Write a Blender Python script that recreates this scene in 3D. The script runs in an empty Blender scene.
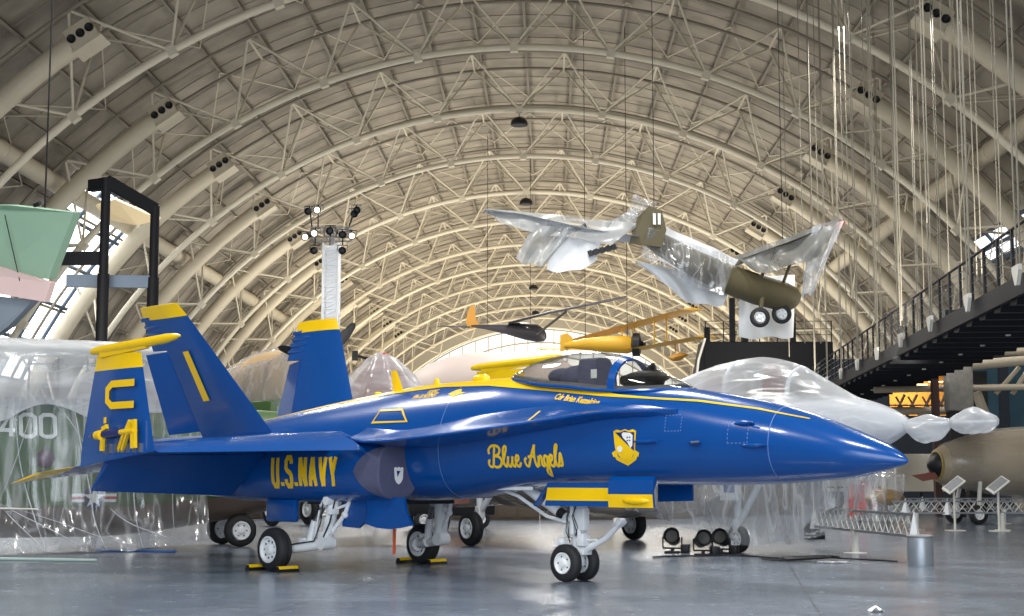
import bpy, bmesh, math, random
from mathutils import Vector, Matrix, Euler
PI = math.pi
rnd = random.Random(7)
SC = bpy.context.scene
COL = SC.collection

# ------------------------------------------------------------------ helpers
def V(*a): return Vector(a)

class MB:
    """collects geometry, then links it as ONE mesh object"""
    def __init__(s): s.v = []; s.f = []
    def add(s, vs, fs):
        o = len(s.v); s.v += [tuple(p) for p in vs]; s.f += [tuple(i + o for i in f) for f in fs]
        return s
    def loft(s, rings, cap0=True, cap1=True, closed=True):
        n = len(rings[0]); vs = [p for r in rings for p in r]; fs = []
        for i in range(len(rings) - 1):
            for j in range(n if closed else n - 1):
                k = (j + 1) % n
                fs.append((i*n + j, i*n + k, (i+1)*n + k, (i+1)*n + j))
        if cap0: fs.append(tuple(range(n))[::-1])
        if cap1: fs.append(tuple((len(rings)-1)*n + j for j in range(n)))
        return s.add(vs, fs)
    def tube(s, pts, r, n=8, cap=True, flat=1.0):
        pts = [Vector(p) for p in pts]
        rs = r if isinstance(r, (list, tuple)) else [r]*len(pts)
        rings = []; u = None
        for i, p in enumerate(pts):
            a = pts[max(i-1, 0)]; b = pts[min(i+1, len(pts)-1)]
            t = (b - a)
            if t.length < 1e-9: t = Vector((0, 0, 1))
            t.normalize()
            if u is None:
                w = Vector((0, 0, 1)) if abs(t.z) < .9 else Vector((1, 0, 0))
                u = w.cross(t).normalized()
            else:
                u = (u - t*u.dot(t))
                u = u.normalized() if u.length > 1e-6 else t.orthogonal().normalized()
            w = t.cross(u)
            rings.append([p + (u*math.cos(2*PI*k/n) + w*flat*math.sin(2*PI*k/n))*rs[i] for k in range(n)])
        return s.loft(rings, cap, cap)
    def box(s, c, size, R=None, ch=0.0):
        hx, hy, hz = size[0]/2, size[1]/2, size[2]/2; c = Vector(c)
        if ch <= 0:
            vs = [V(x, y, z) for x in (-hx, hx) for y in (-hy, hy) for z in (-hz, hz)]
            fs = [(0,1,3,2), (4,6,7,5), (0,4,5,1), (2,3,7,6), (0,2,6,4), (1,5,7,3)]
        else:
            bm = bmesh.new(); bmesh.ops.create_cube(bm, size=1)
            for v in bm.verts: v.co = V(v.co.x*size[0], v.co.y*size[1], v.co.z*size[2])
            bmesh.ops.bevel(bm, geom=bm.edges[:], offset=ch, segments=2, affect='EDGES', profile=.5)
            bm.verts.index_update(); vs = [v.co.copy() for v in bm.verts]; fs = [tuple(v.index for v in f.verts) for f in bm.faces]; bm.free()
        if R is not None: vs = [R @ p for p in vs]
        return s.add([p + c for p in vs], fs)
    def bar(s, a, b, w, h, up=(0, 0, 1), ch=0.0):
        a = Vector(a); b = Vector(b); x = (b - a); L = x.length; x.normalize()
        y = Vector(up).cross(x)
        if y.length < 1e-5: y = Vector((0, 1, 0)).cross(x)
        y.normalize(); z = x.cross(y)
        R = Matrix((x, y, z)).transposed()
        return s.box((a + b)/2, (L, w, h), R, ch)
    def prism(s, poly, off):
        off = Vector(off); n = len(poly); vs = [Vector(p) for p in poly]; vs += [p + off for p in vs]
        fs = [tuple(range(n))[::-1], tuple(range(n, 2*n))] + [(i, (i+1) % n, n + (i+1) % n, n + i) for i in range(n)]
        return s.add(vs, fs)
    def lathe(s, p, axis, prof, n=24, cap0=True, cap1=True):
        p = Vector(p); t = Vector(axis).normalized(); u = t.orthogonal().normalized(); w = t.cross(u)
        rings = [[p + t*a + (u*math.cos(2*PI*k/n) + w*math.sin(2*PI*k/n))*r for k in range(n)] for a, r in prof]
        return s.loft(rings, cap0, cap1)
    def ball(s, c, r, nu=14, nv=8, R=None):
        r = r if isinstance(r, (list, tuple)) else (r, r, r); c = Vector(c); rings = []
        for i in range(nv + 1):
            a = -PI/2 + PI*(i*0.96/nv + .02)
            rings.append([V(r[0]*math.cos(a)*math.cos(2*PI*k/nu), r[1]*math.cos(a)*math.sin(2*PI*k/nu), r[2]*math.sin(a)) for k in range(nu)])
        if R is not None: rings = [[R @ q for q in g] for g in rings]
        return s.loft([[q + c for q in g] for g in rings])
    def grid(s, fn, nu, nv):
        vs = [fn(i/nu, j/nv) for i in range(nu + 1) for j in range(nv + 1)]
        fs = [(i*(nv+1)+j, (i+1)*(nv+1)+j, (i+1)*(nv+1)+j+1, i*(nv+1)+j+1) for i in range(nu) for j in range(nv)]
        return s.add(vs, fs)
    def sheet(s, fn, nu, nv, th=.004):
        """a grid with real thickness"""
        g = [[Vector(fn(i/nu, j/nv)) for j in range(nv+1)] for i in range(nu+1)]
        def nrm(i, j):
            a = g[min(i+1, nu)][j] - g[max(i-1, 0)][j]; b = g[i][min(j+1, nv)] - g[i][max(j-1, 0)]
            c = a.cross(b); return c.normalized() if c.length > 1e-9 else V(0, 0, 1)
        top = [g[i][j] for i in range(nu+1) for j in range(nv+1)]
        bot = [g[i][j] - nrm(i, j)*th for i in range(nu+1) for j in range(nv+1)]
        N = len(top); W = nv + 1; fs = []
        for i in range(nu):
            for j in range(nv):
                q = (i*W+j, (i+1)*W+j, (i+1)*W+j+1, i*W+j+1); fs.append(q); fs.append(tuple(N + k for k in q[::-1]))
        edge = [(i, 0) for i in range(nu)] + [(nu, j) for j in range(nv)] + [(i, nv) for i in range(nu, 0, -1)] + [(0, j) for j in range(nv, 0, -1)]
        e = [i*W + j for i, j in edge]
        for k in range(len(e)):
            a, b = e[k], e[(k+1) % len(e)]; fs.append((b, a, N + a, N + b))
        return s.add(top + bot, fs)
    def mirror(s):
        m = MB(); m.v = [(x, -y, z) for x, y, z in s.v]; m.f = [f[::-1] for f in s.f]; return m
    def xform(s, M):
        s.v = [tuple(M @ Vector(p)) for p in s.v]; return s
    def build(s, name, mat, parent=None, smooth=35, kind=None):
        me = bpy.data.meshes.new(name); me.from_pydata(s.v, [], s.f); me.update()
        bm = bmesh.new(); bm.from_mesh(me); bmesh.ops.recalc_face_normals(bm, faces=bm.faces[:]); bm.to_mesh(me); bm.free()
        if smooth:
            me.polygons.foreach_set('use_smooth', [True]*len(me.polygons))
            try: me.set_sharp_from_angle(angle=math.radians(smooth))
            except Exception: pass
        for m in (mat if isinstance(mat, (list, tuple)) else [mat]): me.materials.append(m)
        o = bpy.data.objects.new(name, me); COL.objects.link(o)
        if parent is not None: o.parent = parent
        if kind: o['kind'] = kind
        return o

def tag(o, label, cat, group=None, kind=None):
    o['label'] = label; o['category'] = cat
    if group: o['group'] = group
    if kind: o['kind'] = kind
    return o
def thing(name, label, cat, loc=(0, 0, 0), rz=0.0, group=None, kind=None):
    o = bpy.data.objects.new(name, None); o.empty_display_size = .2; COL.objects.link(o)
    o.location = loc; o.rotation_euler = (0, 0, rz)
    return tag(o, label, cat, group, kind)
def kids(o): return [c for c in bpy.data.objects if c.parent == o]
def copy_tree(o, parent=None):
    c = o.copy(); COL.objects.link(c)
    if parent is not None: c.parent = parent
    for k in kids(o): copy_tree(k, c)
    return c
def hermite(tab, x):
    """smooth interpolation of rows (x, a, b, ...)"""
    n = len(tab)
    if x <= tab[0][0]: return tab[0][1:]
    if x >= tab[-1][0]: return tab[-1][1:]
    i = max(k for k in range(n - 1) if tab[k][0] <= x)
    x0, x1 = tab[i][0], tab[i+1][0]; hh = x1 - x0; t = (x - x0)/hh; out = []
    for c in range(1, len(tab[0])):
        def sl(k):
            if k <= 0 or k >= n-1:
                k0 = 0 if k <= 0 else n-2
                return (tab[k0+1][c] - tab[k0][c])/(tab[k0+1][0] - tab[k0][0])
            a = (tab[k][c]-tab[k-1][c])/(tab[k][0]-tab[k-1][0]); b = (tab[k+1][c]-tab[k][c])/(tab[k+1][0]-tab[k][0])
            return 0 if a*b <= 0 else 2*a*b/(a+b)
        m0, m1 = sl(i)*hh, sl(i+1)*hh
        out.append((2*t**3-3*t*t+1)*tab[i][c] + (t**3-2*t*t+t)*m0 + (-2*t**3+3*t*t)*tab[i+1][c] + (t**3-t*t)*m1)
    return out
def lin(tab, x): 
    if x <= tab[0][0]: return tab[0][1]
    for a, b in zip(tab, tab[1:]):
        if x <= b[0]: return a[1] + (b[1]-a[1])*(x-a[0])/(b[0]-a[0])
    return tab[-1][1]
def ribbon2d(pl, w, closed=False):
    """outline quads of a 2-D stroke with mitred joints -> list of quads (4 points each)"""
    pl = [Vector((p[0], p[1])) for p in pl]; n = len(pl); L = []; Rr = []
    for i in range(n):
        if closed: a, b = pl[i-1], pl[(i+1) % n]
        else: a, b = pl[max(i-1, 0)], pl[min(i+1, n-1)]
        p = pl[i]; d1 = (p - a) if (p - a).length > 1e-9 else (b - p); d2 = (b - p) if (b - p).length > 1e-9 else (p - a)
        d1 = d1.normalized(); d2 = d2.normalized(); t = d1 + d2
        t = t.normalized() if t.length > 1e-6 else d1
        nn = Vector((-t.y, t.x)); c = max(.45, nn.dot(Vector((-d1.y, d1.x)))); o = nn*(w/2/c)
        L.append(p + o); Rr.append(p - o)
    q = [(L[i], Rr[i], Rr[i+1], L[i+1]) for i in range(n-1)]
    if closed: q.append((L[-1], Rr[-1], Rr[0], L[0]))
    return q
def bez(pts, k=6):
    """Catmull-Rom through 2-D points"""
    P = [Vector((p[0], p[1])) for p in pts]; out = []
    for i in range(len(P)-1):
        p0 = P[max(i-1, 0)]; p1 = P[i]; p2 = P[i+1]; p3 = P[min(i+2, len(P)-1)]
        for j in range(k):
            t = j/k; out.append(.5*((2*p1) + (p2-p0)*t + (2*p0-5*p1+4*p2-p3)*t*t + (3*p1-p0-3*p2+p3)*t**3))
    out.append(P[-1]); return out
def fill2d(poly, cuts=4):
    """a filled outline, triangulated and subdivided so that it can follow a curved skin"""
    bm = bmesh.new(); vs = [bm.verts.new((p[0], p[1], 0)) for p in poly]; bm.faces.new(vs)
    bmesh.ops.triangulate(bm, faces=bm.faces[:]); bmesh.ops.subdivide_edges(bm, edges=bm.edges[:], cuts=cuts, use_grid_fill=True)
    bm.verts.index_update(); out = [tuple(v.co.xy) for v in bm.verts], [tuple(v.index for v in f.verts) for f in bm.faces]; bm.free(); return out
def font_mesh(txt, shear=0.0, bold=0.0):
    """2-D triangles/polygons of a text, (verts2d, faces), height of a capital about 0.7"""
    cu = bpy.data.curves.new('lettering', 'FONT'); cu.body = txt; cu.shear = shear; cu.offset = bold; cu.resolution_u = 3
    ob = bpy.data.objects.new('lettering', cu); COL.objects.link(ob)
    bpy.context.view_layer.update()
    me = bpy.data.meshes.new_from_object(ob.evaluated_get(bpy.context.evaluated_depsgraph_get()))
    vs = [(v.co.x, v.co.y) for v in me.vertices]; fs = [tuple(p.vertices) for p in me.polygons]
    bpy.data.objects.remove(ob); bpy.data.meshes.remove(me); bpy.data.curves.remove(cu)
    return vs, fs

# ------------------------------------------------------------------ materials
def srgb(r, g, b):
    return tuple(((c/255)/12.92 if c/255 <= .04045 else ((c/255 + .055)/1.055)**2.4) for c in (r, g, b)) + (1,)
def mat(name, col, rough=.5, metal=0.0, var=.06, scale=6.0, bump=0.0, bscale=40.0, coat=0.0, spec=.5, emit=None, estr=0.0, det=3):
    m = bpy.data.materials.new(name); m.use_nodes = True; nt = m.node_tree; N = nt.nodes; L = nt.links
    b = N['Principled BSDF']; b.inputs['Roughness'].default_value = rough; b.inputs['Metallic'].default_value = metal
    b.inputs['Coat Weight'].default_value = coat; b.inputs['Coat Roughness'].default_value = .08; b.inputs['Specular IOR Level'].default_value = spec
    tc = N.new('ShaderNodeTexCoord')
    if var > 0:
        nz = N.new('ShaderNodeTexNoise'); nz.inputs['Scale'].default_value = scale; nz.inputs['Detail'].default_value = det
        L.new(tc.outputs['Object'], nz.inputs['Vector'])
        mx = N.new('ShaderNodeMix'); mx.data_type = 'RGBA'
        mx.inputs['A'].default_value = tuple(c*(1-var) for c in col[:3]) + (1,); mx.inputs['B'].default_value = tuple(min(1, c*(1+var)) for c in col[:3]) + (1,)
        L.new(nz.outputs['Fac'], mx.inputs['Factor']); L.new(mx.outputs['Result'], b.inputs['Base Color'])
    else: b.inputs['Base Color'].default_value = col
    if bump > 0:
        n2 = N.new('ShaderNodeTexNoise'); n2.inputs['Scale'].default_value = bscale; n2.inputs['Detail'].default_value = 4
        L.new(tc.outputs['Object'], n2.inputs['Vector'])
        bp = N.new('ShaderNodeBump'); bp.inputs['Strength'].default_value = bump; bp.inputs['Distance'].default_value = .02
        L.new(n2.outputs['Fac'], bp.inputs['Height']); L.new(bp.outputs['Normal'], b.inputs['Normal'])
    if emit is not None:
        b.inputs['Emission Color'].default_value = emit; b.inputs['Emission Strength'].default_value = estr
    return m
def plastic(name, tint=(.86, .87, .9), clear=.8, rough=.16, sc=(2.4, 2.4, .22), folds=.16, gl=.05):
    """translucent polythene film: a faint milky body, milkier along folds where the film doubles up, and a glossy skin"""
    m = bpy.data.materials.new(name); m.use_nodes = True; nt = m.node_tree; N = nt.nodes; L = nt.links
    N.remove(N['Principled BSDF']); out = N['Material Output']
    tc = N.new('ShaderNodeTexCoord'); mp = N.new('ShaderNodeMapping'); mp.inputs['Scale'].default_value = sc; mp.inputs['Rotation'].default_value = (.12, .22, .3)
    L.new(tc.outputs['Object'], mp.inputs['Vector'])
    def noise(scale, det, dis):
        n = N.new('ShaderNodeTexNoise'); n.inputs['Scale'].default_value = scale; n.inputs['Detail'].default_value = det; n.inputs['Distortion'].default_value = dis; L.new(mp.outputs['Vector'], n.inputs['Vector']); return n
    nz = noise(1.3, 1, .25); n2 = noise(.55, 3, .3)
    a = N.new('ShaderNodeMath'); a.operation = 'SUBTRACT'; a.inputs[1].default_value = .5; L.new(nz.outputs['Fac'], a.inputs[0])
    ab = N.new('ShaderNodeMath'); ab.operation = 'ABSOLUTE'; L.new(a.outputs[0], ab.inputs[0])
    rp = N.new('ShaderNodeMapRange'); rp.interpolation_type = 'SMOOTHSTEP'; rp.inputs['From Min'].default_value = .05; rp.inputs['From Max'].default_value = 0; rp.inputs['To Max'].default_value = folds; L.new(ab.outputs[0], rp.inputs['Value'])
    r2 = N.new('ShaderNodeMapRange'); r2.inputs['From Min'].default_value = .35; r2.inputs['From Max'].default_value = .7; r2.inputs['To Min'].default_value = (1-clear)*.35; r2.inputs['To Max'].default_value = (1-clear)*1.35; L.new(n2.outputs['Fac'], r2.inputs['Value'])
    fr = N.new('ShaderNodeLayerWeight'); fr.inputs['Blend'].default_value = .5
    f1 = N.new('ShaderNodeMath'); f1.operation = 'ADD'; L.new(rp.outputs['Result'], f1.inputs[0]); L.new(r2.outputs['Result'], f1.inputs[1])
    f2 = N.new('ShaderNodeMath'); f2.operation = 'MULTIPLY_ADD'; f2.inputs[1].default_value = .22; f2.use_clamp = True; L.new(fr.outputs['Facing'], f2.inputs[0]); L.new(f1.outputs[0], f2.inputs[2])
    bp = N.new('ShaderNodeBump'); bp.inputs['Strength'].default_value = .8; bp.inputs['Distance'].default_value = .12; L.new(nz.outputs['Fac'], bp.inputs['Height'])
    tr = N.new('ShaderNodeBsdfTransparent'); tr.inputs['Color'].default_value = (.96, .97, .98, 1)
    df = N.new('ShaderNodeBsdfDiffuse'); df.inputs['Color'].default_value = tint + (1,); L.new(bp.outputs['Normal'], df.inputs['Normal'])
    tl = N.new('ShaderNodeBsdfTranslucent'); tl.inputs['Color'].default_value = tint + (1,)
    dt = N.new('ShaderNodeMixShader'); dt.inputs['Fac'].default_value = .35; L.new(df.outputs[0], dt.inputs[1]); L.new(tl.outputs[0], dt.inputs[2])
    mx = N.new('ShaderNodeMixShader'); L.new(f2.outputs[0], mx.inputs['Fac']); L.new(tr.outputs[0], mx.inputs[1]); L.new(dt.outputs[0], mx.inputs[2])
    gs = N.new('ShaderNodeBsdfGlossy'); gs.inputs['Roughness'].default_value = rough; L.new(bp.outputs['Normal'], gs.inputs['Normal'])
    g1 = N.new('ShaderNodeMath'); g1.operation = 'MULTIPLY_ADD'; g1.inputs[1].default_value = .35; g1.inputs[2].default_value = gl; g1.use_clamp = True
    gp = N.new('ShaderNodeMath'); gp.operation = 'POWER'; gp.inputs[1].default_value = 2.5; L.new(fr.outputs['Facing'], gp.inputs[0]); L.new(gp.outputs[0], g1.inputs[0])
    m2 = N.new('ShaderNodeMixShader'); L.new(g1.outputs[0], m2.inputs['Fac']); L.new(mx.outputs[0], m2.inputs[1]); L.new(gs.outputs[0], m2.inputs[2]); L.new(m2.outputs[0], out.inputs['Surface'])
    return m
def glass(name, tint=(.92, .95, .97), fac=.05, rough=.02):
    m = bpy.data.materials.new(name); m.use_nodes = True; nt = m.node_tree; N = nt.nodes; L = nt.links
    N.remove(N['Principled BSDF']); out = N['Material Output']; b = N.new('ShaderNodeBsdfGlossy'); b.inputs['Roughness'].default_value = rough
    fl_ = N.new('ShaderNodeLayerWeight'); fl_.inputs['Blend'].default_value = .5; fr = N.new('ShaderNodeMath'); fr.operation = 'POWER'; fr.inputs[1].default_value = 3; L.new(fl_.outputs['Facing'], fr.inputs[0])
    fm = N.new('ShaderNodeMath'); fm.operation = 'MULTIPLY_ADD'; fm.inputs[1].default_value = .5; L.new(fr.outputs[0], fm.inputs[0]); fm.use_clamp = True
    tc = N.new('ShaderNodeTexCoord'); nz = N.new('ShaderNodeTexNoise'); nz.inputs['Scale'].default_value = 3; L.new(tc.outputs['Object'], nz.inputs['Vector'])
    m2 = N.new('ShaderNodeMath'); m2.operation = 'MULTIPLY'; m2.inputs[1].default_value = fac; L.new(nz.outputs['Fac'], m2.inputs[0]); L.new(m2.outputs[0], fm.inputs[2])
    tr = N.new('ShaderNodeBsdfTransparent'); tr.inputs['Color'].default_value = tint + (1,)
    mx = N.new('ShaderNodeMixShader'); L.new(fm.outputs[0], mx.inputs['Fac']); L.new(tr.outputs[0], mx.inputs[1]); L.new(b.outputs[0], mx.inputs[2]); L.new(mx.outputs[0], out.inputs['Surface'])
    return m

M = {}
M['blue'] = mat('gloss_blue_paint', srgb(0, 74, 150), .22, 0, .07, 3, coat=.35)
M['deepblue'] = mat('dark_blue_paint', srgb(33, 42, 105), .28, 0, .07, 3, coat=.3)
M['yellow'] = mat('gloss_yellow_paint', srgb(252, 205, 6), .25, 0, .04, 4, coat=.3)
M['white'] = mat('gear_white_paint', srgb(236, 238, 240), .35, 0, .05, 9)
M['offwhite'] = mat('off_white_paint', srgb(214, 212, 204), .5, 0, .05, 5)
M['tyre'] = mat('tyre_rubber', srgb(34, 35, 38), .65, 0, .15, 12, bump=.15)
M['steel'] = mat('bare_steel', srgb(150, 150, 152), .35, .8, .1, 8)
M['dark'] = mat('black_metal', srgb(24, 25, 28), .45, .2, .15, 8)
M['darkgap'] = mat('wheel_bay_dark', srgb(40, 40, 44), .8)
M['copper'] = mat('heat_stained_metal', srgb(176, 120, 84), .4, .7, .2, 7)
M['cover'] = mat('canvas_cover', srgb(84, 86, 114), .85, 0, .12, 14, bump=.3, bscale=120)
M['greyseat'] = mat('seat_cloth', srgb(84, 87, 112), .9, 0, .2, 9, bump=.3)
M['cockpit'] = mat('cockpit_grey', srgb(88, 90, 94), .7, 0, .25, 14)
M['glass'] = glass('canopy_glass', (.93, .93, .92), .16)
M['crestwhite'] = mat('crest_white', srgb(240, 240, 236), .4, 0, .02)
M['hoop'] = mat('orange_flag_cloth', srgb(226, 110, 74), .8, 0, .1, 9)
M['poly'] = plastic('polythene_sheet', clear=.93)
M['poly2'] = plastic('polythene_film_milky', (.86, .88, .92), .55, .22, (.5, 2.2, 2.2), .12)
M['poly3'] = plastic('polythene_film_clear', (.9, .91, .92), .92, .1, (2.2, 2.2, .25), .22)
M['whitesheet'] = mat('white_dust_sheet', srgb(240, 242, 244), .75, 0, .06, 2, bump=.25, bscale=5)
# ------------------------------------------------------------------ camera (eye height 1.53 m, tilted up 6.5 degrees)
cam = bpy.data.cameras.new('camera'); camo = bpy.data.objects.new('camera', cam); COL.objects.link(camo)
cam.sensor_width = 36; cam.lens = 36*1488.4/1024; cam.clip_end = 1000
camo.location = (0, 0, 1.529); camo.rotation_euler = (math.radians(90 + 6.509), 0, 0)
SC.camera = camo

# ------------------------------------------------------------------ the hall: a barrel vault whose axis is turned 1.44 degrees to the right
YAW = math.radians(1.443)
HX = V(math.cos(YAW), -math.sin(YAW), 0); HY = V(math.sin(YAW), math.cos(YAW), 0)
CX, CZ = -1.55, -7.35
def H(x, y, z): return HX*x + HY*y + V(0, 0, z)
def arc(r, deg, y):
    t = math.radians(deg); return H(CX + r*math.sin(t), y, CZ + r*math.cos(t))
SP = 14.9; Y1 = 85.2                 # truss spacing
YEND = Y1 + 12.6*SP
def floor_mat():
    m = mat('polished_concrete', srgb(124, 131, 140), .2, 0, 0); nt = m.node_tree; N = nt.nodes; L = nt.links; b = N['Principled BSDF']
    tc = N.new('ShaderNodeTexCoord')
    def noise(sc, stretch, det=4):
        mp = N.new('ShaderNodeMapping'); mp.inputs['Scale'].default_value = stretch; L.new(tc.outputs['Object'], mp.inputs['Vector'])
        n = N.new('ShaderNodeTexNoise'); n.inputs['Scale'].default_value = sc; n.inputs['Detail'].default_value = det; L.new(mp.outputs['Vector'], n.inputs['Vector']); return n
    n1 = noise(.35, (1, 1.6, 1)); n2 = noise(3.0, (1, 2.2, 1), 6)
    ad = N.new('ShaderNodeMath'); ad.operation = 'MULTIPLY_ADD'; ad.inputs[1].default_value = .45; L.new(n2.outputs['Fac'], ad.inputs[0]); L.new(n1.outputs['Fac'], ad.inputs[2])
    rp = N.new('ShaderNodeValToRGB'); e = rp.color_ramp.elements; e[0].position = .45; e[0].color = srgb(84, 93, 107); e[1].position = .95; e[1].color = srgb(124, 135, 150)
    L.new(ad.outputs[0], rp.inputs['Fac'])
    # saw-cut joints every 6 m
    wv = N.new('ShaderNodeTexBrick'); wv.inputs['Scale'].default_value = 1.0; wv.offset = 0; wv.squash = 1
    wv.inputs['Brick Width'].default_value = 6.2; wv.inputs['Row Height'].default_value = 6.2; wv.inputs['Mortar Size'].default_value = .012; wv.inputs['Mortar Smooth'].default_value = .1
    mp = N.new('ShaderNodeMapping'); mp.inputs['Rotation'].default_value = (0, 0, math.radians(7)); mp.inputs['Location'].default_value = (.9, 1.2, 0); L.new(tc.outputs['Object'], mp.inputs['Vector']); L.new(mp.outputs['Vector'], wv.inputs['Vector'])
    mx = N.new('ShaderNodeMix'); mx.data_type = 'RGBA'; mx.inputs['B'].default_value = srgb(62, 66, 72); L.new(rp.outputs['Color'], mx.inputs['A']); L.new(wv.outputs['Fac'], mx.inputs['Factor'])
    L.new(mx.outputs['Result'], b.inputs['Base Color'])
    r2 = N.new('ShaderNodeMapRange'); r2.inputs['To Min'].default_value = .13; r2.inputs['To Max'].default_value = .34; L.new(n2.outputs['Fac'], r2.inputs['Value']); L.new(r2.outputs['Result'], b.inputs['Roughness'])
    bp = N.new('ShaderNodeBump'); bp.inputs['Strength'].default_value = .05; bp.inputs['Distance'].default_value = .01; L.new(n2.outputs['Fac'], bp.inputs['Height']); L.new(bp.outputs['Normal'], b.inputs['Normal'])
    b.inputs['Specular IOR Level'].default_value = .7
    return m
def deck_mat():
    m = mat('ribbed_roof_deck', srgb(176, 167, 150), .75, 0, 0); nt = m.node_tree; N = nt.nodes; L = nt.links; b = N['Principled BSDF']
    tc = N.new('ShaderNodeTexCoord'); nz = N.new('ShaderNodeTexNoise'); nz.inputs['Scale'].default_value = .35; nz.inputs['Detail'].default_value = 6; L.new(tc.outputs['Object'], nz.inputs['Vector'])
    rp = N.new('ShaderNodeValToRGB'); e = rp.color_ramp.elements; e[0].position = .3; e[0].color = srgb(138, 131, 119); e[1].position = .7; e[1].color = srgb(182, 172, 156); L.new(nz.outputs['Fac'], rp.inputs['Fac']); L.new(rp.outputs['Color'], b.inputs['Base Color'])
    wv = N.new('ShaderNodeTexWave'); wv.bands_direction = 'Y'; wv.inputs['Scale'].default_value = 3.2; L.new(tc.outputs['Object'], wv.inputs['Vector'])
    bp = N.new('ShaderNodeBump'); bp.inputs['Strength'].default_value = .6; bp.inputs['Distance'].default_value = .08; L.new(wv.outputs['Fac'], bp.inputs['Height']); L.new(bp.outputs['Normal'], b.inputs['Normal'])
    return m
M['floor'] = floor_mat(); M['deck'] = deck_mat()
M['truss'] = mat('cream_truss_paint', srgb(206, 198, 178), .5, 0, .05, 1)
M['purlin'] = mat('roof_purlin_paint', srgb(132, 124, 110), .6, 0, .06, 1)
M['duct'] = mat('duct_cream_paint', srgb(204, 194, 172), .55, 0, .06, 1.2)
M['nozzle'] = mat('duct_nozzle_black', srgb(22, 22, 24), .5)
M['frameblue'] = mat('slate_blue_steel', srgb(70, 84, 102), .5, .1, .08, 3)
M['ironwork'] = mat('black_painted_steel', srgb(17, 18, 22), .55, 0, .1, 3, spec=.12)
def skypane(name, col, st):
    m = mat(name, (.8, .85, .9, 1), .1, 0, .03, .2); b = m.node_tree.nodes['Principled BSDF']; b.inputs['Emission Color'].default_value = col; b.inputs['Emission Strength'].default_value = st; return m

mb = MB(); mb.box((0, 0, -.15), (94, 330, .3)); fl = mb.build('floor', M['floor'], smooth=0, kind='structure')
fl.location = H(CX, 125, 0); fl.rotation_euler = (0, 0, -YAW)
tag(fl, 'polished grey concrete floor of the hangar with saw-cut joints', 'floor')

# vault shell with thickness, left open behind the photographer so sky light fills the front
RS = 38.7; TH = [-79 + 158*i/64 for i in range(65)]
mb = MB(); y0, y1 = -24.0, YEND
ys_ = [y0 + (y1 - y0)*j/20 for j in range(21)]
mb.sheet(lambda u, v: arc(RS, -79 + 158*u, y0 + (y1-y0)*v), 64, 20, th=-.35)
ceil = mb.build('ceiling', M['deck'], kind='structure'); tag(ceil, 'cream ribbed barrel-vaulted hangar roof deck', 'ceiling')
mb = MB()
for k in range(-16, 17):              # longitudinal purlins under the deck
    a = k*4.82
    mb.bar(arc(RS-.28, a, y0+1), arc(RS-.28, a, y1-.5), .16, .42, up=arc(1, a, 0) - arc(0, a, 0))
mb.build('purlins', M['purlin'], ceil, smooth=0)
mb = MB()
nb = int((y1-36)/SP*6)
for j in range(nb):                   # slender deck ribs that follow the vault
    yy = 36 + j*SP/6
    mb.tube([arc(RS-.16, -76 + 152*i/44, yy) for i in range(45)], .04, 4)
mb.build('deck_ribs', M['purlin'], ceil, smooth=0)
mb = MB()
for j in range(17):                   # diagonal sway rods between purlins in every bay
    yb = Y1 + (j-3)*SP
    if yb + SP > y1: continue
    for k in range(-15, 15, 1):
        a = k*4.82
        s = 1 if (k + j) % 2 else -1
        mb.tube([arc(RS-.6, a, yb + (2.6 if s > 0 else SP-2.6)), arc(RS-.6, a+4.82, yb + (SP-2.6 if s > 0 else 2.6))], .04, 4)
mb.build('sway_rods', M['truss'], ceil, smooth=0)

# triangular arch trusses: one bottom chord, two top chords, web members between
def make_truss():
    t = thing('roof_truss', 'cream tubular arch truss', 'roof truss', (0, 0, 0), -YAW, 'arch trusses of the vault', 'structure')
    RB, RT, W, A0 = 34.05, 37.55, 2.15, -.8
    def q(r, a, y): 
        tt = math.radians(a); return V(CX + r*math.sin(tt), y, CZ + r*math.cos(tt))
    m_ = MB(); m_.tube([q(RB, -77 + 154*i/80, 0) for i in range(81)], .2, 10)
    for k in range(-8, 9):
        a = A0 + k*9.62
        if abs(a) < 77:
            tt = math.radians(a); R = Matrix.Rotation(tt, 3, 'Y'); m_.box(q(RB-.05, a, 0), (.46, .42, .5), R)
    m_.build('bottom_chord', M['truss'], t, smooth=50)
    for y in (-W, W):
        m_ = MB(); m_.tube([q(RT, -78 + 156*i/80, y) for i in range(81)], .11, 8); m_.build('top_chord', M['purlin'], t, smooth=50)
    m_ = MB()
    for k in range(-8, 9):
        a = A0 + k*9.62
        if abs(a) > 77: continue
        for y in (-W, W):
            for da in (-4.81, 4.81):
                if abs(a+da) < 78: m_.tube([q(RB, a, 0), q(RT, a+da, y)], .075, 6)
    for k in range(-8, 8):
        a = A0 + (k+.5)*9.62
        if abs(a) > 77: continue
        m_.tube([q(RT, a, -W), q(RT, a, W)], .08, 6)
    m_.build('web_members', M['truss'], t, smooth=50)
    return t
names = ['closest to the camera, showing only beside the top corners', 'second from the camera, running out of the top of the picture', 'third from the camera, the first whose whole crown shows', 
         'holding the first black pendant lamp at its crown', 'between the first and second black pendant lamps', 'holding the second black pendant lamp', 'just beyond the second pendant lamp', 'holding the third pendant lamp, behind the wrapped hanging wing',
         'next beyond the third pendant lamp', 'holding the fourth pendant lamp', 'just beyond the fourth pendant lamp', 'holding the fifth, smallest pendant lamp', 'just beyond the fifth pendant lamp', 'last before the bright end window']
base = make_truss()
for i in range(14):
    t = base if i == 0 else copy_tree(base)
    t.location = HY*(Y1 + (i-2)*SP); t['label'] = ('cream arch truss ' + names[i])

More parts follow.
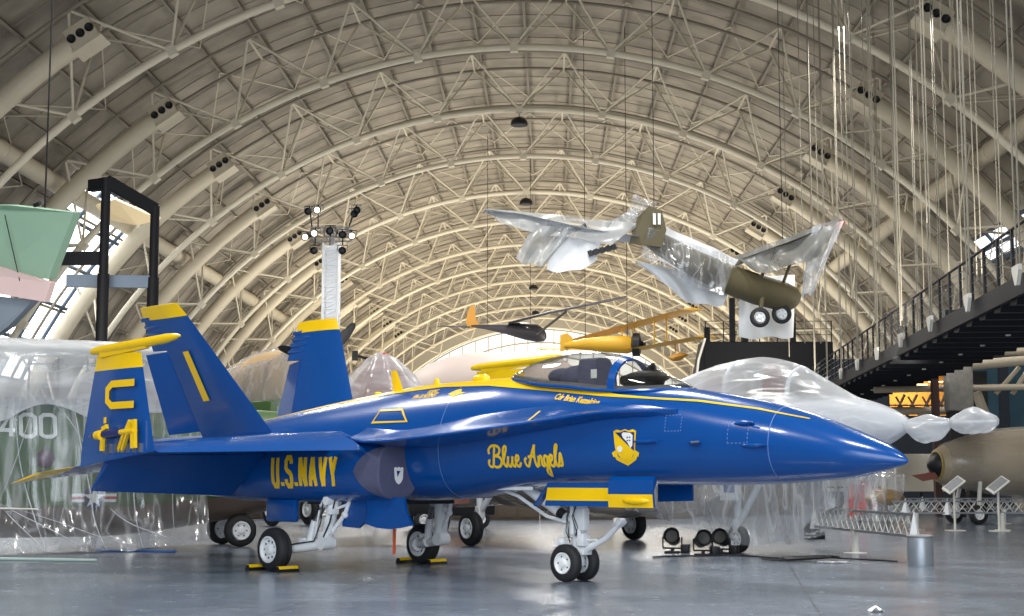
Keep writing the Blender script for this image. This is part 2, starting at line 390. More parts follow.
# round air ducts that climb the vault beside each truss
def make_duct(sign, end):
    t = thing('air_duct', '', 'air duct', (0, 0, 0), -YAW, 'round air ducts climbing the vault')
    R = 36.35; sg = sign
    def q(r, a, y=0):
        tt = math.radians(a); return V(CX + r*math.sin(tt), y, CZ + r*math.cos(tt))
    m_ = MB(); m_.tube([q(R, sg*(72 - (72-end-1.2)*i/30)) for i in range(31)], .54, 20)
    for i in range(8):
        a = 68 - i*4.4
        if a > end + 3: m_.tube([q(R, sg*(a+.1)), q(R, sg*(a-.1))], .57, 20)
    m_.build('duct_pipe', M['duct'], t, smooth=40)
    c = q(R, sg*(end+.4)); rad = (c - V(CX, 0, CZ)).normalized(); tan = V(rad.z, 0, -rad.x)*(-sg)
    Rm = Matrix((tan, V(0, 1, 0), rad)).transposed()
    m_ = MB(); m_.box(c, (1.45, 1.4, 1.15), Rm, .06); m_.box(c - rad*.6, (1.6, 1.6, .1), Rm); bx_ = m_.build('nozzle_box', M['duct'], t)
    for k in (-1, 0, 1):
        m_ = MB(); p = c + V(0, -.7, 0) + tan*(k*.5)
        m_.lathe(p, (0, -1, 0), [(-.05, .2), (.1, .22), (.1, .2), (.02, .1)], 14); m_.build('nozzle', M['nozzle'], bx_)
    return t
dl = make_duct(-1, 34.3); dr = make_duct(1, 32.5)
ordn = ['closest to the top corner', 'second from the top corner', 'third from the top corner', 'fourth along the vault', 'fifth along the vault', 'sixth along the vault', 'seventh along the vault', 'eighth along the vault', 'ninth along the vault', 'tenth along the vault', 'most distant']
for i in range(11):
    for src, nm, bh in ((dl, 'left', 'on the left slope of the vault'), (dr, 'right', 'on the right slope of the vault')):
        t = src if i == 0 else copy_tree(src)
        t.location = HY*(69.0 + i*SP*1.005); t['label'] = 'cream air duct ' + bh + ', ' + ordn[i]
        t['group'] = 'air ducts ' + bh
for sg, a_, lab in ((-1, 46.4, 'long straight cream duct running along the left slope under the ducts'), (1, 44.2, 'long straight cream duct running along the right slope behind the cables')):
    mb = MB(); mb.tube([arc(37.72, sg*a_, 50 + 200*i/40) for i in range(41)], .55, 20)
    for i in range(30): mb.tube([arc(37.72, sg*a_, 52 + i*6), arc(37.72, sg*a_, 52.2 + i*6)], .58, 20)
    o = mb.build('trunk_duct', M['duct'], smooth=40); tag(o, lab, 'air duct')

# pendant dome lamps below every second crown
def make_pendant():
    t = thing('pendant_lamp', '', 'lamp', (0, 0, 0), 0, 'black dome lamps along the crown of the vault')
    m_ = MB(); m_.lathe((0, 0, -.95), (0, 0, 1), [(0, .56), (.06, .6), (.3, .56), (.5, .4), (.6, .15), (.62, .04)], 20); m_.build('dome', M['nozzle'], t)
    m_ = MB(); m_.tube([(0, 0, -.4), (0, 0, 0)], .03, 6); m_.build('stem', M['dark'], t)
    return t
pl = make_pendant()
for i in range(5):
    t = pl if i == 0 else copy_tree(pl); t.location = H(-2.03, Y1 + (1 + 2*i)*SP, 26.5)
    t['label'] = 'black dome lamp hanging from the crown of the vault, ' + ['closest and biggest', 'second one down the hall', 'third one', 'fourth one', 'most distant one'][i]

# far end wall with its great arched window
M['endwall'] = mat('end_wall_panels', srgb(190, 184, 172), .7, 0, .05, .3)
mb = MB()
n = 48; r0 = 36.3
outer = [arc(RS+.2, -79 + 158*i/n, YEND) for i in range(n+1)]
inner = [arc(r0, -66 + 132*i/n, YEND) for i in range(n+1)]
for i in range(n): mb.prism([outer[i], outer[i+1], inner[i+1], inner[i]], HY*.4)
o_ = [outer[0], inner[0], inner[-1], outer[-1]]
mb.prism([V(p.x, p.y, 0) if k in (0, 3) else p for k, p in enumerate([outer[0], inner[0], inner[-1], outer[-1]])], HY*.4)
ew = mb.build('wall_end', M['endwall'], smooth=0, kind='structure'); tag(ew, 'pale end wall around the great arched window', 'wall')
mb = MB(); z0 = inner[0].z
mb.prism(inner + [], HY*.05)
w_ = mb.build('window_1', skypane('end_window_sky', (.93, .97, 1, 1), .92), smooth=0, kind='structure'); w_.location = HY*.25; tag(w_, 'great arched end window letting in daylight', 'window')
mb = MB()
for rr in (36, 33.6, 31.2, 28.8, 26.4, 24, 21.6, 19, 16.2):
    am = math.degrees(math.acos(min(1, (z0 - CZ)/rr))) if rr > z0 - CZ else 0
    if am > 2: mb.tube([arc(rr, -am + 2*am*i/40, YEND-.1) for i in range(41)], .16, 6)
for k in range(-14, 15):
    x = CX + k*2.4; zt = CZ + math.sqrt(max(0, 36**2 - (k*2.4)**2))
    if zt > z0 + .5: mb.tube([H(x, YEND-.1, z0), H(x, YEND-.1, zt)], .12, 6)
mb.build('mullions', M['truss'], w_).location = -HY*.25

# side windows set in the vault
def vault_window(name, a0, a1, yA, yB, na, nb_, st, frame, lab):
    m_ = MB(); m_.sheet(lambda u, v: arc(RS-.32, a0 + (a1-a0)*u, yA + (yB-yA)*v), 8, 6, th=.05)
    w = m_.build(name, skypane(name + '_sky', (.95, .98, 1, 1), st), kind='structure'); tag(w, lab, 'window')
    m_ = MB()
    for i in range(na+1): 
        a = a0 + (a1-a0)*i/na; m_.bar(arc(RS-.45, a, yA), arc(RS-.45, a, yB), .22, .3, up=arc(1, a, 0)-arc(0, a, 0))
    for j in range(nb_+1):
        y = yA + (yB-yA)*j/nb_; m_.tube([arc(RS-.45, a0 + (a1-a0)*i/8, y) for i in range(9)], .14, 6)
    m_.build('window_frame', frame, w, smooth=0)
vault_window('window_2', -44.5, -66, 89, 106, 5, 4, 3.5, M['frameblue'], 'bright skylight window low in the left slope of the vault')
vault_window('window_3', 50.3, 53.2, 86, 99, 2, 3, 1.6, M['frameblue'], 'bright skylight strips low in the right slope above the stair')

# ------------------------------------------------------------------ light
w = bpy.data.worlds.new('sky'); SC.world = w; w.use_nodes = True
bg = w.node_tree.nodes['Background']; bg.inputs['Color'].default_value = (.82, .91, 1, 1); bg.inputs['Strength'].default_value = 1.0
def area(name, loc, target, sx, sy, power, col):
    l = bpy.data.lights.new(name, 'AREA'); l.shape = 'RECTANGLE'; l.size = sx; l.size_y = sy; l.energy = power; l.color = col
    o = bpy.data.objects.new(name, l); COL.objects.link(o); o.location = loc
    d = Vector(target) - Vector(loc); o.rotation_euler = d.to_track_quat('-Z', 'Y').to_euler(); return o
for i in range(9):                    # added area lamps in mid-air, unseen, brightening the vault from below
    yy = 45 + i*25
    for sg in (-1, 1):
        warm = (1, .93, .8) if i < 4 else (1, .88, .68)
        area('vault_fill', H(CX + sg*13, yy, 7), H(CX + sg*9, yy + 12, 31), 4, 9, 600 if i < 2 else (1300 if i < 3 else 3600), warm)
for i in range(5):                    # the dome pendants
    l = bpy.data.lights.new('pendant_bulb', 'SPOT'); l.energy = 9000; l.spot_size = 2.3; l.spot_blend = .6; l.shadow_soft_size = .4; l.color = (1, .95, .86)
    o = bpy.data.objects.new('pendant_bulb', l); COL.objects.link(o); o.location = H(-2.03, Y1 + (1 + 2*i)*SP, 25.3)
# added unseen area lamp behind the photographer, front fill for everything
area('front_fill', H(-2, -20, 12), H(-2, 40, 6), 46, 20, 9000, (.88, .94, 1))
# added fill lamps over the hall, unseen; floor bounce brightens the roof
for y in (12, 34, 58, 84, 112, 142, 175, 210):
    for x in (-15, 0, 13): area('hall_fill', H(x, y, 19.5), H(x, y, 0), 3, 3, 1700, (1, .98, .94))

SC.view_settings.view_transform = 'Standard'; SC.view_settings.look = 'None'; SC.view_settings.gamma = 1; SC.view_settings.exposure = 0.16
SC.view_settings.use_curve_mapping = False
SC.cycles.use_denoising = True
SC.cycles.max_bounces = 8; SC.cycles.diffuse_bounces = 4; SC.cycles.glossy_bounces = 4; SC.cycles.transparent_max_bounces = 16
SC.cycles.sample_clamp_indirect = 6
# ------------------------------------------------------------------ the blue display jet (local x runs aft from the nose tip, y to its right side, z up)
RJ = V(5.1356, 18.4463, 0); AJ = math.radians(136.16)
jet = thing('fighter_jet', 'glossy blue and yellow twin-tailed jet fighter with folded wings filling the foreground', 'jet', RJ, AJ)
FS = [(.28, .012, 1.725, 1.74, 1.755, 2, 2), (.34, .075, 1.685, 1.745, 1.815, 2, 2), (.5, .18, 1.64, 1.765, 1.925, 2, 2), (.8, .30, 1.575, 1.81, 2.06, 2, 2),
      (1.1, .385, 1.52, 1.845, 2.18, 2, 2), (1.5, .445, 1.49, 1.89, 2.325, 2, 2), (1.85, .495, 1.465, 1.93, 2.435, 2.05, 2), (2.3, .535, 1.445, 1.97, 2.54, 2.1, 2), (2.8, .575, 1.435, 2.01, 2.64, 2.2, 2.05),
      (3.3, .605, 1.43, 2.05, 2.735, 2.3, 2.2), (3.7, .625, 1.43, 2.08, 2.79, 2.5, 2.35), (4.5, .655, 1.44, 2.12, 2.835, 2.7, 2.6), (5.5, .685, 1.44, 2.14, 2.895, 2.8, 2.6), (6.3, .715, 1.41, 2.14, 2.985, 2.8, 2.2),
      (7.05, .76, 1.33, 2.12, 3.09, 2.7, 1.9), (8, .82, 1.2, 2.1, 3.08, 2.6, 1.7), (9, .88, 1.16, 2.1, 3.055, 2.5, 1.6), (10.2, .95, 1.15, 2.1, 2.95, 2.5, 1.65), (11.06, 1.0, 1.15, 2.1, 2.865, 2.5, 1.75),
      (13.05, 1.04, 1.18, 2.05, 2.6, 2.5, 2), (15, .95, 1.25, 1.95, 2.33, 2.4, 2.2), (16.1, .8, 1.4, 1.85, 2.2, 2.3, 2.2)]
def sect(x, n=56, tab=FS, grow=0.0):
    w, zb, zm, zt, nb, nt = hermite(tab, x); out = []
    w += grow; zb -= grow; zt += grow
    for k in range(n):
        t = 2*PI*k/n; c, s = math.cos(t), math.sin(t); e = nt if s >= 0 else nb
        out.append(V(x, w*math.copysign(abs(c)**(2/e), c), zm + (zt-zm if s >= 0 else zm-zb)*math.copysign(abs(s)**(2/e), s)))
    return out
def fus_y(x, z):
    w, zb, zm, zt, nb, nt = hermite(FS, x); e = nt if z >= zm else nb
    r = (z-zm)/((zt-zm) if z >= zm else (zm-zb)); r = min(1, abs(r))
    return w*(1 - r**e)**(1/e)
def fus_z(x, y):
    w, zb, zm, zt, nb, nt = hermite(FS, x); r = min(1, abs(y)/w); return zm + (zt-zm)*(1 - r**nt)**(1/nt)
xs = [.28, .295, .32, .36, .42, .5, .58, .65, .8] + [.95 + .15*i for i in range(14)] + [3.1 + .25*i for i in range(52)] + [16.1]
xs = sorted(set(round(x, 3) for x in xs if x <= 16.1))
mb = MB(); mb.loft([sect(x) for x in xs]); body = mb.build('fuselage', M['blue'], jet, smooth=40)
# engine nacelles beneath the wing roots
NS = [(8.72, .985, .41, 1.21, 2.04), (9.3, .985, .44, 1.16, 2.12), (10, .95, .47, 1.13, 2.22), (11, .92, .50, 1.12, 2.28), (12.5, .85, .55, 1.13, 2.32), (14, .72, .58, 1.2, 2.32), (15.5, .62, .55, 1.28, 2.3), (16.4, .56, .5, 1.33, 2.27)]
def nsect(x, n=40, sg=1, grow=0.0, sc=1.0):
    cy, w, zb, zt = hermite(NS, x); zm = (zb+zt)/2; out = []
    for k in range(n):
        t = 2*PI*k/n; c, s = math.cos(t), math.sin(t)
        out.append(V(x, sg*(cy + (w+grow)*sc*math.copysign(abs(c)**(2/2.7), c)), zm + ((zt-zb)/2 + grow)*sc*math.copysign(abs(s)**(2/2.7), s)))
    return out
def nac_y(x, z):
    cy, w, zb, zt = hermite(NS, x); zm = (zb+zt)/2; r = min(1, abs((z-zm)/((zt-zb)/2))); return cy + w*(1-r**2.7)**(1/2.7)
for sg in (1, -1):
    mb = MB(); mb.loft([nsect(8.72 + 7.68*i/40, sg=sg) for i in range(41)]); mb.build('engine_nacelle', M['blue'], jet, smooth=40)
    mb = MB(); mb.lathe((16.3, sg*.56, 1.8), (1, 0, 0), [(0, .5), (.3, .5), (.75, .40), (.78, .36), (.3, .36), (.1, .1)], 28); mb.build('exhaust_nozzle', M['copper'], jet)
    # intake cover: face cloth plus a skirt that runs further back on the outer side
    n = 40; r0, r1, r2, r3 = [], nsect(8.70, n, sg, .02), nsect(8.675, n, sg, 0, .97), nsect(8.665, n, sg, 0, .5)
    for k in range(n):
        t = 2*PI*k/n; d = min(t, 2*PI - t)
        sk = .03 + .50*max(0, 1 - d/1.15)**1.1
        p = nsect(8.72 + sk, n, sg, .016)[k]; r0.append(p)
    mb = MB(); mb.loft([r0, [a.lerp(b, .5) for a, b in zip(r0, r1)], r1, r2, r3], cap0=False)
    cv = mb.build('intake_cover', M['cover'], jet, smooth=25); cv['label'] = 'dark grey canvas cover over the air intake'
# leading-edge extensions
LX = [(3.45, .585, 2.45), (3.6, .62, 2.45), (4.14, .745, 2.455), (4.6, .85, 2.445), (5.25, .98, 2.38), (6.2, 1.2, 2.275), (6.82, 1.42, 2.205), (7.3, 1.58, 2.155), (7.78, 1.68, 2.115), (8.3, 1.68, 2.09), (8.8, 1.58, 2.09), (9.2, 1.42, 2.12), (9.6, 1.2, 2.18)]
for sg in (1, -1):
    rings = []
    for i in range(41):
        x = 3.45 + 6.15*i/40; ye, ze = hermite(LX, x); rise = min(.34, .04 + .30*(x-3.45)/1.6) - (.12*max(0, min(1, (x-7.2)/1.5)))
        zi = ze + rise; yi = fus_y(x, min(zi, hermite(FS, x)[3]-.02)) - .05; r = []
        yi = min(yi, ye-.02)
        for k in range(7):
            u = k/6; c = V(0, yi*.45 + ye*.55, ze + rise*.22)
            q = (1-u)**2*V(0, yi, zi) + 2*u*(1-u)*c + u*u*V(0, ye, ze+.012); r.append(V(x, sg*q.y, q.z))
        yb = min(fus_y(x, ze-.1) - .05, ye - .03)
        for k in range(4): u = k/3; r.append(V(x, sg*(ye + (yb-ye)*u), ze - .012 - .07*min(1, u*1.5)))
        rings.append(r)
    mb = MB(); mb.loft(rings); mb.build('leading_edge_extension', M['blue'], jet, smooth=40)
# inner wings, drooped flaps, folded outer panels
def ring_y(y, pts): return [V(x, y, z) for x, z in pts]
for sg in (1, -1):
    mb = MB()
    mb.loft([ring_y(sg*y, p) for y, p in ((1.1, [(9.7, 2.21), (9.95, 2.29), (10.6, 2.30), (11.7, 2.05), (11.7, 1.94), (10.6, 2.0), (9.7, 2.09)]),
                                          (4.13, [(11.13, 2.035), (11.25, 2.075), (11.6, 2.07), (12.0, 1.96), (12.0, 1.88), (11.6, 1.9), (11.13, 1.955)]))])
    wing = mb.build('inner_wing', M['blue'], jet, smooth=30)
    mb = MB()
    mb.loft([ring_y(sg*y, p) for y, p in ((1.5, [(9.55, 2.215), (9.2, 2.13), (8.86, 1.965), (9.1, 2.02), (9.55, 2.12)]), (4.12, [(11.12, 2.04), (10.9, 2.0), (10.65, 1.915), (10.85, 1.93), (11.12, 1.96)]))])
    mb.build('leading_edge_flap', M['blue'], jet, smooth=25)
    mb = MB()
    mb.loft([ring_y(sg*y, p) for y, p in ((1.42, [(11.62, 2.02), (11.8, 1.98), (12.52, 1.25), (12.5, 1.22), (11.6, 1.92)]), (4.12, [(11.98, 1.95), (12.1, 1.9), (12.58, 1.34), (12.56, 1.315), (11.94, 1.88)]))])
    mb.build('trailing_edge_flap', M['blue'], jet, smooth=25)
    # folded panel stands on the fold line
    def prf(z):
        u = (z-1.9)/1.58; xl = 10.64 + .44*u; xt = 12.82 - .46*u; th = .07 - .03*u; c = xt-xl; y = 4.19 + .02*u
        lo = 1.95 - z if z < 1.95 else 0
        return [V(xl + c*q, sg*(y + th*t), z - (.23*q if z < 1.96 else .04*q*(1-u))) for q, t in ((0, 0), (.06, .6), (.3, 1), (.65, .8), (1, .06), (1, -.06), (.65, -.8), (.3, -1), (.06, -.6))]
    zz = [1.93 + (3.24-1.93)*i/8 for i in range(9)]
    mb = MB(); mb.loft([prf(z) for z in zz]); fp = mb.build('folded_wing_panel', M['blue'], jet, smooth=30)
    mb = MB(); mb.loft([prf(3.24 + .24*i/3) for i in range(4)]); mb.build('wing_tip', M['yellow'], fp, smooth=30)
    mb = MB(); y = sg*4.22
    mb.tube([(10.0, y, 3.66), (10.12, y, 3.655), (10.35, y, 3.64), (11.3, y, 3.60), (12.3, y, 3.565), (12.5, y, 3.56)], [.015, .05, .075, .08, .075, .05], 14)
    mb.loft([[V(10.9, y + a, z) for a, z in ((-.05, 3.6), (.05, 3.6), (.04, 3.52), (-.04, 3.52))], [V(12.2, y + a, z) for a, z in ((-.06, 3.58), (.06, 3.58), (.05, 3.44), (-.05, 3.44))]])
    lr = mb.build('launch_rail', M['yellow'], fp, smooth=40)
    if sg == -1:
        for o in (fp, ): o.location = (-.22, 0, .17)
    mb = MB()                             # hinge fittings and the yellow fold jury strut
    for i in range(7): mb.box((10.95 + i*.17, sg*4.2, 1.99), (.05, .16, .14))
    mb.build('fold_hinge', M['steel'], wing, smooth=0)
    if sg == 1:
        y = 4.36
        mb = MB(); mb.tube([(12.02, y, 2.2), (10.95, y, 2.25)], .045, 14); mb.tube([(11.9, y, 2.2), (12.06, y, 2.195)], [.085, .07], 14)
        mb.bar((10.97, y, 1.98), (11.0, y, 2.42), .12, .05, up=(0, 1, 0)); mb.bar((11.05, y, 2.38), (11.15, y, 2.24), .14, .05, up=(0, 1, 0)); mb.bar((11.87, y, 2.2), (11.88, y, 1.95), .07, .05, up=(0, 1, 0)); mb.bar((11.75, y, 2.33), (11.88, y, 2.29), .07, .05, up=(0, 1, 0))
        for xx in (11.45, 11.55): mb.bar((xx - .3, y, 2.22), (xx, y-.1, 1.96), .06, .05, up=(0, 1, 0))
        js = mb.build('fold_lock_strut', M['yellow'], jet); js['label'] = 'yellow locking strut at the wing fold'
        mb = MB(); mb.tube([(11.84, y, 2.21), (11.35, y, 2.235)], .062, 14); mb.tube([(12.14, y, 2.195), (12.3, y, 2.185)], [.045, .008], 12); mb.build('strut_sleeve', M['deepblue'], js)
# fins and rudders
def fin_pt(u, x, off, sg):
    """u: 0 root .. 1 tip; x station; off: distance from the fin's mid plane"""
    z = 2.3 + (4.66-2.3)*u; y = .98 + .87*u
    return V(x, sg*(y + off*.94), z - off*.34)
def fin_ring(u, x0, x1, th, sg, blunt=False):
    return [fin_pt(u, x0 + (x1-x0)*q, th*t, sg) for q, t in ((0, 0), (.08, .6), (.4, 1), (.75, .8), (1, .5 if blunt else .05), (1, -.5 if blunt else -.05), (.75, -.8), (.4, -1), (.08, -.6))]
def le(u): return 11.95 + 1.72*u
for sg in (1, -1):
    mb = MB(); um = (3.86-2.3)/2.36
    mb.loft([fin_ring(u, le(u), 14.04 + .36*u/um, .075 - .03*u, sg, True) for u in (-.04, .2, .45, um)])
    mb.loft([fin_ring(u, le(u), 14.86 + .04*u, .055 - .02*u, sg) for u in (um, .8, .9)])
    fin = mb.build('tail_fin', M['blue'], jet, smooth=35)
    mb = MB(); mb.loft([fin_ring(u, le(u) - (.0 if u < .97 else -.03), 14.9 + .03*(u-.9), .045, sg) for u in (.9, .97, 1.0)]); mb.build('fin_cap', M['yellow'], fin, smooth=35)
    mb = MB(); d = .2                       # rudder held over to the outside
    def rud(u, q, off): 
        xh = 14.05 + .36*u/um; ch = .80 - .26*u/um; return fin_pt(u, xh + ch*q, off + .24*q*ch, sg)
    mb.loft([[rud(u, q, t) for q, t in ((0.01, .03), (.5, .024), (1, .004), (1, -.004), (.5, -.024), (0.01, -.03))] for u in (.035, .3, um-.01)])
    mb.build('rudder', M['blue'], fin, smooth=30)
    mb = MB()
    for k in range(3):
        u = .74 + .055*k; p = fin_pt(u, 14.7, 0, sg); mb.tube([p + V(-.5, 0, -.01), p + V(-.3, 0, 0), p + V(.16, 0, 0), p + V(.24, 0, 0)], [.02, .05, .05, .02], 10)
    p = fin_pt(.905, 14.8, .0, sg); mb.tube([p + V(-.12, 0, 0), p + V(.14, 0, 0)], [.05, .04], 10)
    mb.build('fin_fairing', M['blue'], fin)
# tailplanes
for sg in (1, -1):
    def st(y, th): 
        u = (y-1.25)/2.05; x0 = 13.95 + 1.75*u; x1 = 16.3 + .5*u; z = 1.70 - .28*u; c = x1-x0
        return [V(x0 + c*q, sg*y, z + th*t + .38*(1-q)*(1-.45*u)) for q, t in ((0, 0), (.1, .6), (.4, 1), (1, .05), (1, -.05), (.4, -1), (.1, -.6))]
    mb = MB(); mb.loft([st(1.25, .06), st(2.0, .045), st(2.85, .035)]); tp = mb.build('tailplane', M['blue'], jet, smooth=30)
    mb = MB(); mb.loft([st(2.85, .036), st(3.1, .03), st(3.3, .02)]); mb.build('tailplane_tip', M['yellow'], tp, smooth=30)
# canopy and cockpit
CT = [(3.56, .03, 2.77, 2.785), (3.7, .15, 2.77, 2.84), (4.0, .31, 2.765, 2.965), (4.54, .43, 2.77, 3.2), (5.01, .47, 2.80, 3.345), (5.5, .48, 2.86, 3.40), (6.1, .43, 2.92, 3.365), (6.52, .34, 2.98, 3.29), (6.9, .2, 3.04, 3.175), (7.06, .05, 3.08, 3.12)]
def can(x, n=20, grow=0.0):
    w, zs, zt = hermite(CT, x); return [V(x, (w+grow)*math.cos(PI*k/n), zs + (zt-zs+grow)*math.sin(PI*k/n)**.9) for k in range(n+1)]
for nm, a, b in (('windscreen', 3.56, 4.68), ('canopy', 4.76, 7.06)):
    g = [can(a + (b-a)*i/22) for i in range(23)]
    mb = MB(); mb.sheet(lambda u, v: g[round(u*22)][round(v*20)], 22, 20, th=.008); mb.build(nm, M['glass'], jet, smooth=60)
mb = MB(); o_ = [can(x, 20, .012) for x in (4.66, 4.78)]; i_ = [can(x, 20, -.02) for x in (4.78, 4.66)]
for k in range(20): mb.loft([[o_[0][k], o_[1][k], i_[0][k], i_[1][k]], [o_[0][k+1], o_[1][k+1], i_[0][k+1], i_[1][k+1]]], False, False)
cb = mb.build('canopy_bow', M['blue'], jet, smooth=30)
mb = MB()
for sg in (1, -1):
    mb.tube([V(x, sg*(hermite(CT, x)[0]+.004), hermite(CT, x)[1] - .005) for x in [3.6 + 3.4*i/26 for i in range(27)]], .028, 8)
mb.build('canopy_rail', M['blue'], jet)
mb = MB(); mb.loft([[V(x, y*hermite(CT, x)[0]*.93, hermite(CT, x)[1] + dz) for y, dz in ((-1, .0), (-.8, .07), (.8, .07), (1, .0), (.9, -.1), (-.9, -.1))] for x in [3.75 + 3.2*i/16 for i in range(17)]])
tub = mb.build('cockpit_tub', M['cockpit'], jet)
mb = MB(); mb.box((4.5, 0, 2.93), (.5, .5, .16), None, .06); mb.ball((4.42, 0, 2.97), (.36, .3, .1)); mb.bar((4.28, 0, 2.98), (4.36, 0, 3.14), .16, .04, up=(0, 1, 0)); mb.build('instrument_shroud', M['dark'], tub)
mb = MB(); mb.box((4.30, 0, 3.08), (.02, .2, .2), Matrix.Rotation(-.5, 3, 'Y')); mb.build('head_up_display', M['glass'], tub)
mb = MB()
mb.loft([[V(5.28 + dx + .15*(z-2.8), y, z) for dx, y in ((-.12, -w), (-.12, w), (.22, w), (.22, -w))] for z, w in ((2.78, .24), (3.0, .25), (3.18, .2), (3.27, .16), (3.30, .1))])
mb.ball((5.72, 0, 3.02), (.3, .28, .2)); mb.ball((6.05, 0, 3.06), (.25, .2, .13))
seat = mb.build('ejection_seat', M['greyseat'], tub); seat['label'] = 'ejection seat under a dark grey cloth'
mb = MB(); mb.box((5.2, .262, 3.05), (.11, .01, .13)); mb.build('seat_placard', M['crestwhite'], seat, smooth=0)

# --- yellow spine and cheat line, laid on the skin
ZL = [(1.55, 2.285), (2.3, 2.432), (3.2, 2.562), (4.9, 2.70), (5.8, 2.80), (6.5, 2.875), (7.3, 2.955), (8.4, 2.985), (9.6, 2.92), (10.9, 2.785), (13.0, 2.53)]
ZH = [(1.55, 2.296), (2.3, 2.452), (3.2, 2.588), (4.0, 2.652), (4.6, 2.715), (4.9, 2.77), (5.8, 2.92), (6.5, 2.98), (7.05, 3.09), (8, 3.08)]
mb = MB()
for sg in (1, -1):
    def yp(u, v):
        x = 1.55 + 11.45*u; zt = hermite(FS, x)[3]; zl = min(lin(ZL, x), zt - .03)
        zh = lin(ZH, x) if x < 7.05 else zt
        if x < 7.05: zh = min(zh, zt - .004)
        z = zl + (zh - zl)*(1 - (1-v)**2 if x >= 7.05 else v)
        y = fus_y(x, z); n = V(0, y, max(.02, (z - hermite(FS, x)[2])*.8)).normalized()
        return V(x, sg*(y + n.y*.006), z + n.z*.006)
    mb.grid(yp, 110, 12)
sp = mb.build('spine_stripe', M['yellow'], jet, smooth=60); sp['label'] = 'yellow stripe over the spine'
# decals that follow a curved side: 2-D shapes -> (x0 - s, z0 + t)
def decal(quads, x0, z0, name, m_, parent, yfun=fus_y, off=.006, sub=.12):
    mb = MB()
    for q in quads:
        q = [Vector((p[0], p[1])) for p in q]
        if len(q) == 4:
            L = max((q[0]-q[3]).length, (q[1]-q[2]).length); n = max(1, int(L/sub))
            for i in range(n):
                a, b = i/n, (i+1)/n
                pp = [q[0].lerp(q[3], a), q[1].lerp(q[2], a), q[1].lerp(q[2], b), q[0].lerp(q[3], b)]
                mb.add([V(x0 - p.x, yfun(x0 - p.x, z0 + p.y) + off, z0 + p.y) for p in pp], [(0, 1, 2, 3)])
        else:
            vs, fs = fill2d(q); mb.add([V(x0 - a, yfun(x0 - a, z0 + b) + off, z0 + b) for a, b in vs], fs)
    return mb.build(name, m_, parent, smooth=60)
LET = {'U': ([[(0, 1), (0, .16), (.12, 0), (.38, 0), (.5, .16), (.5, 1)]], .5), 'S': ([[(.5, .78), (.5, .88), (.38, 1), (.12, 1), (0, .88), (0, .64), (.12, .54), (.38, .46), (.5, .36), (.5, .12), (.38, 0), (.12, 0), (0, .12), (0, .24)]], .5),
       'N': ([[(0, 0), (0, 1)], [(.02, 1), (.48, 0)], [(.5, 0), (.5, 1)]], .5), 'A': ([[(0, 0), (.24, 1)], [(.28, 1), (.52, 0)], [(.1, .3), (.42, .3)]], .52), 'V': ([[(0, 1), (.24, 0)], [(.28, 0), (.52, 1)]], .52), 'Y': ([[(0, 1), (.26, .42)], [(.52, 1), (.26, .42)], [(.26, .48), (.26, 0)]], .52),
       '.': ([[(0, 0), (0, .13)]], .0), '1': ([[(0, .8), (.12, 1), (.12, 0)]], .12), '4': ([[(.5, .28), (0, .28), (.36, 1), (.36, 0)]], .5), '0': ([[(.12, 0), (0, .12), (0, .88), (.12, 1), (.38, 1), (.5, .88), (.5, .12), (.38, 0), (.12, 0)]], .5)}
def stroke_text(txt, h, wx, sw, gap):
    x = 0; out = []
    for ch in txt:
        st, w_ = LET[ch]
        for pl in st: out += ribbon2d([(x + a*wx*h*2, b*h) for a, b in pl], sw if ch != '.' else sw*1.1)
        x += w_*wx*h*2 + gap
    return out
mb_navy = decal(stroke_text('U.S.NAVY', .47, .30, .085, .115), 11.36, 1.395, 'navy_lettering', M['yellow'], jet, nac_y, .008)
mb_navy['label'] = 'yellow lettering U.S.NAVY below the wing'
SCR = [[(.42, .98), (.34, .5), (.2, .06), (0, -.02), (-.14, .1), (-.1, .28), (.02, .3)], [(-.02, .62), (-.06, .84), (.2, 1.03), (.62, 1.02), (.84, .84), (.7, .6), (.36, .52)], [(.4, .53), (.78, .46), (.92, .24), (.72, .02), (.4, -.04), (.2, .06)],
       [(.95, .1), (1.2, .5), (1.36, .9), (1.24, 1.0), (1.12, .8), (1.08, .2), (1.2, 0), (1.4, .2)], [(1.5, .5), (1.4, .14), (1.52, 0), (1.72, .16), (1.84, .5)], [(1.84, .5), (1.77, .12), (1.87, 0), (2.05, .16)],
       [(2.02, .2), (2.28, .34), (2.3, .5), (2.16, .52), (2.05, .28), (2.12, .03), (2.3, .02), (2.46, .2)], [(2.72, .42), (2.56, .3), (2.6, .06), (2.78, .02), (3.02, .34), (3.42, 1.06)], [(3.42, 1.06), (3.36, .5), (3.4, .04), (3.52, .02), (3.62, .2)], [(2.84, .44), (3.1, .5), (3.42, .42)],
       [(3.68, .5), (3.62, 0)], [(3.63, .2), (3.8, .48), (3.92, .42), (3.88, .08), (3.98, .01), (4.1, .16)], [(4.38, .44), (4.2, .5), (4.08, .26), (4.16, .04), (4.32, .14), (4.42, .5)], [(4.42, .5), (4.36, -.1), (4.22, -.44), (4.06, -.36), (4.18, -.12), (4.48, .1)],
       [(4.5, .2), (4.74, .34), (4.76, .5), (4.62, .52), (4.53, .28), (4.6, .03), (4.78, .02), (4.92, .2)], [(4.92, .2), (5.12, .7), (5.2, .98), (5.08, 1.0), (5.0, .6), (5.0, .1), (5.1, 0), (5.26, .18)], [(5.28, .16), (5.42, .6), (5.5, .38), (5.46, .08), (5.3, .02), (5.22, .1)]]
qs = []
for i_, s_ in enumerate(SCR): qs += ribbon2d([((p.x + (.24 if i_ >= 7 else 0))*.243, p.y*.30) for p in bez(s_, 7)], .04)
